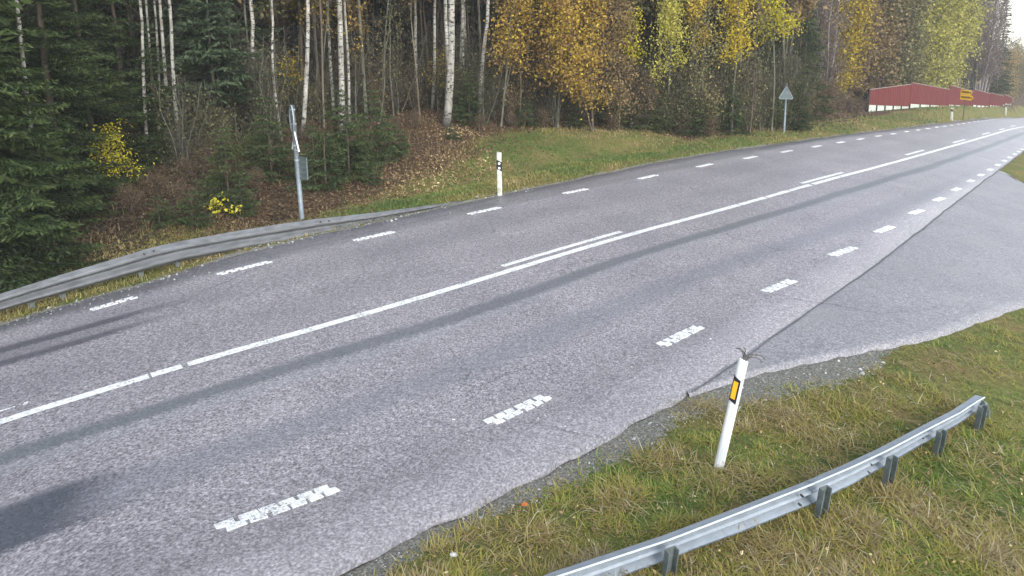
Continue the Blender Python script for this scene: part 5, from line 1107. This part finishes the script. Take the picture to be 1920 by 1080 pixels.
# crushed stones on the shoulders and loose on the asphalt
x, y = sample_px(60000, 560, 1760, 600, 1100, 17); dO = sdist(OU, x, y); w = np.where((dO > .0) & (dO < GW(x, y) + .1), .75, np.where((dO <= 0) & (dO > -1.2), .012, np.where(dO > 0, .012, .0006))); kk = seg_rand(x, y, w, 18); xa, ya = x[kk], y[kk]
x, y = sample_px(60000, -40, 1000, 350, 640, 19); dL = -sdist(LE, x, y); w = np.where((dL > -.12) & (dL < .45), .35, np.where((dL > -.6) & (dL < .9), .02, 0)); kk = seg_rand(x, y, w, 20); xa, ya = np.r_[xa, x[kk]], np.r_[ya, y[kk]]
rr = np.hypot(xa, ya); r2 = np.random.default_rng(21); n = len(xa); sz = (.006 + .0006 * rr) * r2.lognormal(0, .45, n); insd = (sdist(OU, xa, ya) < 0) & (-sdist(LE, xa, ya) < 0)
zz = np.where(insd, base_z(xa, ya) + .012, gz(xa, ya) - .005)
a = r2.random(n) * 6.28; base8 = np.array([[1, 0, 0], [0, 1, 0], [-1, 0, 0], [0, -1, 0], [.1, .1, 1]]) * [1, .75, .7]; jit = 1 + r2.normal(0, .18, (n, 5, 3)); Vv = base8[None] * jit * sz[:, None, None]; ca, sa = np.cos(a)[:, None], np.sin(a)[:, None]
Vv = np.stack([Vv[..., 0] * ca - Vv[..., 1] * sa, Vv[..., 0] * sa + Vv[..., 1] * ca, Vv[..., 2]], -1) + np.c_[xa, ya, zz][:, None]; i5 = np.arange(n)[:, None] * 5
Fs = np.concatenate([i5 + [[0, 1, 4]], i5 + [[1, 2, 4]], i5 + [[2, 3, 4]], i5 + [[3, 0, 4]]], 0); c = np.clip(r2.normal(.52, .24, n), 0, 1)
o = link(mesh_of("gravel", (Vv.reshape(-1, 3), Fs, np.repeat(c, 5)), M['gravel_stone']), "gravel"); tag(o, "crushed stone along the broken edges of the asphalt", "gravel", kind="stuff")
# single things lying about
def stone(px, py, w_px, label, seed, flat=.6):
    P = at(px, py); s = w_px / 2 * px_m(P) * 1.3; r_ = np.random.default_rng(seed); me = bpy.data.meshes.new("stone"); import bmesh
    bm = bmesh.new(); bmesh.ops.create_icosphere(bm, subdivisions=2, radius=1)
    for v in bm.verts: k = 1 + r_.normal() * .10; v.co = Vector((v.co.x * s * k, v.co.y * s * .8 * k, v.co.z * s * flat * k))
    bm.to_mesh(me); bm.free(); me.materials.append(M['stone_pale']); o = link(me, "stone", None, (P[0], P[1], P[2] + s * flat * .4)); tag(o, label, "stone")
M['stone_pale'] = simple('pale_stone', (.50, .48, .43), (.75, .73, .68), 5, .8)
stone(850, 1043, 13, "pale stone in the grass at the bottom, largest of the verge", 1); stone(992, 905, 5, "small white stone on the gravel shoulder beside the broken asphalt edge", 2); stone(1028, 1008, 5, "white stone on the bare soil patch above the near guardrail", 3); stone(1120, 924, 7, "white stone in the straw left of the leaning marker post", 4); stone(318, 520, 5, "white stone by the foot of the bent far guardrail", 5, .8)
m = MB(); Pl = at(984, 967); 
for k in range(5):
    an = math.radians(90 + (k - 2) * 42); L = .055 - .008 * abs(k - 2); d = Vector((math.cos(an), math.sin(an), .15)); s = Vector((-d.y, d.x, 0)) * .014
    m.add([Vector((0, 0, .02)), d * L * .5 + s + Vector((0, 0, .025)), d * L + Vector((0, 0, .015)), d * L * .5 - s + Vector((0, 0, .025))], [(0, 1, 2, 3)])
o = m.build("fallen_leaf", simple('orange_leaf', (.42, .11, .03), (.58, .20, .05), 30), None); o.location = Pl + np.array([0, 0, .08]); tag(o, "orange fallen maple leaf on the verge beside the asphalt edge", "leaf")

# ------------------------------------------------------------------ thin haze volume: fades far trees, added to lift the wood's darks
hz = MB(); x0, x1, y0, y1, z0, z1 = -160, 330, -60, 330, -9.5, 32
hz.add([(x, y, z) for x in (x0, x1) for y in (y0, y1) for z in (z0, z1)], [(0, 1, 3, 2), (4, 6, 7, 5), (0, 4, 5, 1), (2, 3, 7, 6), (0, 2, 6, 4), (1, 5, 7, 3)])
hm = bpy.data.materials.new("haze"); hm.use_nodes = True; hn = hm.node_tree; hn.nodes.remove(hn.nodes["Principled BSDF"]); pv = hn.nodes.new("ShaderNodeVolumePrincipled")
pv.inputs["Color"].default_value = (.93, .95, 1, 1); pv.inputs["Density"].default_value = .0009; hn.links.new(pv.outputs[0], hn.nodes["Material Output"].inputs["Volume"])
o = hz.build("haze", hm); tag(o, "thin haze added over the road and wood, lightening its dark interior", "haze", kind="stuff")
scene.cycles.volume_bounces = 1
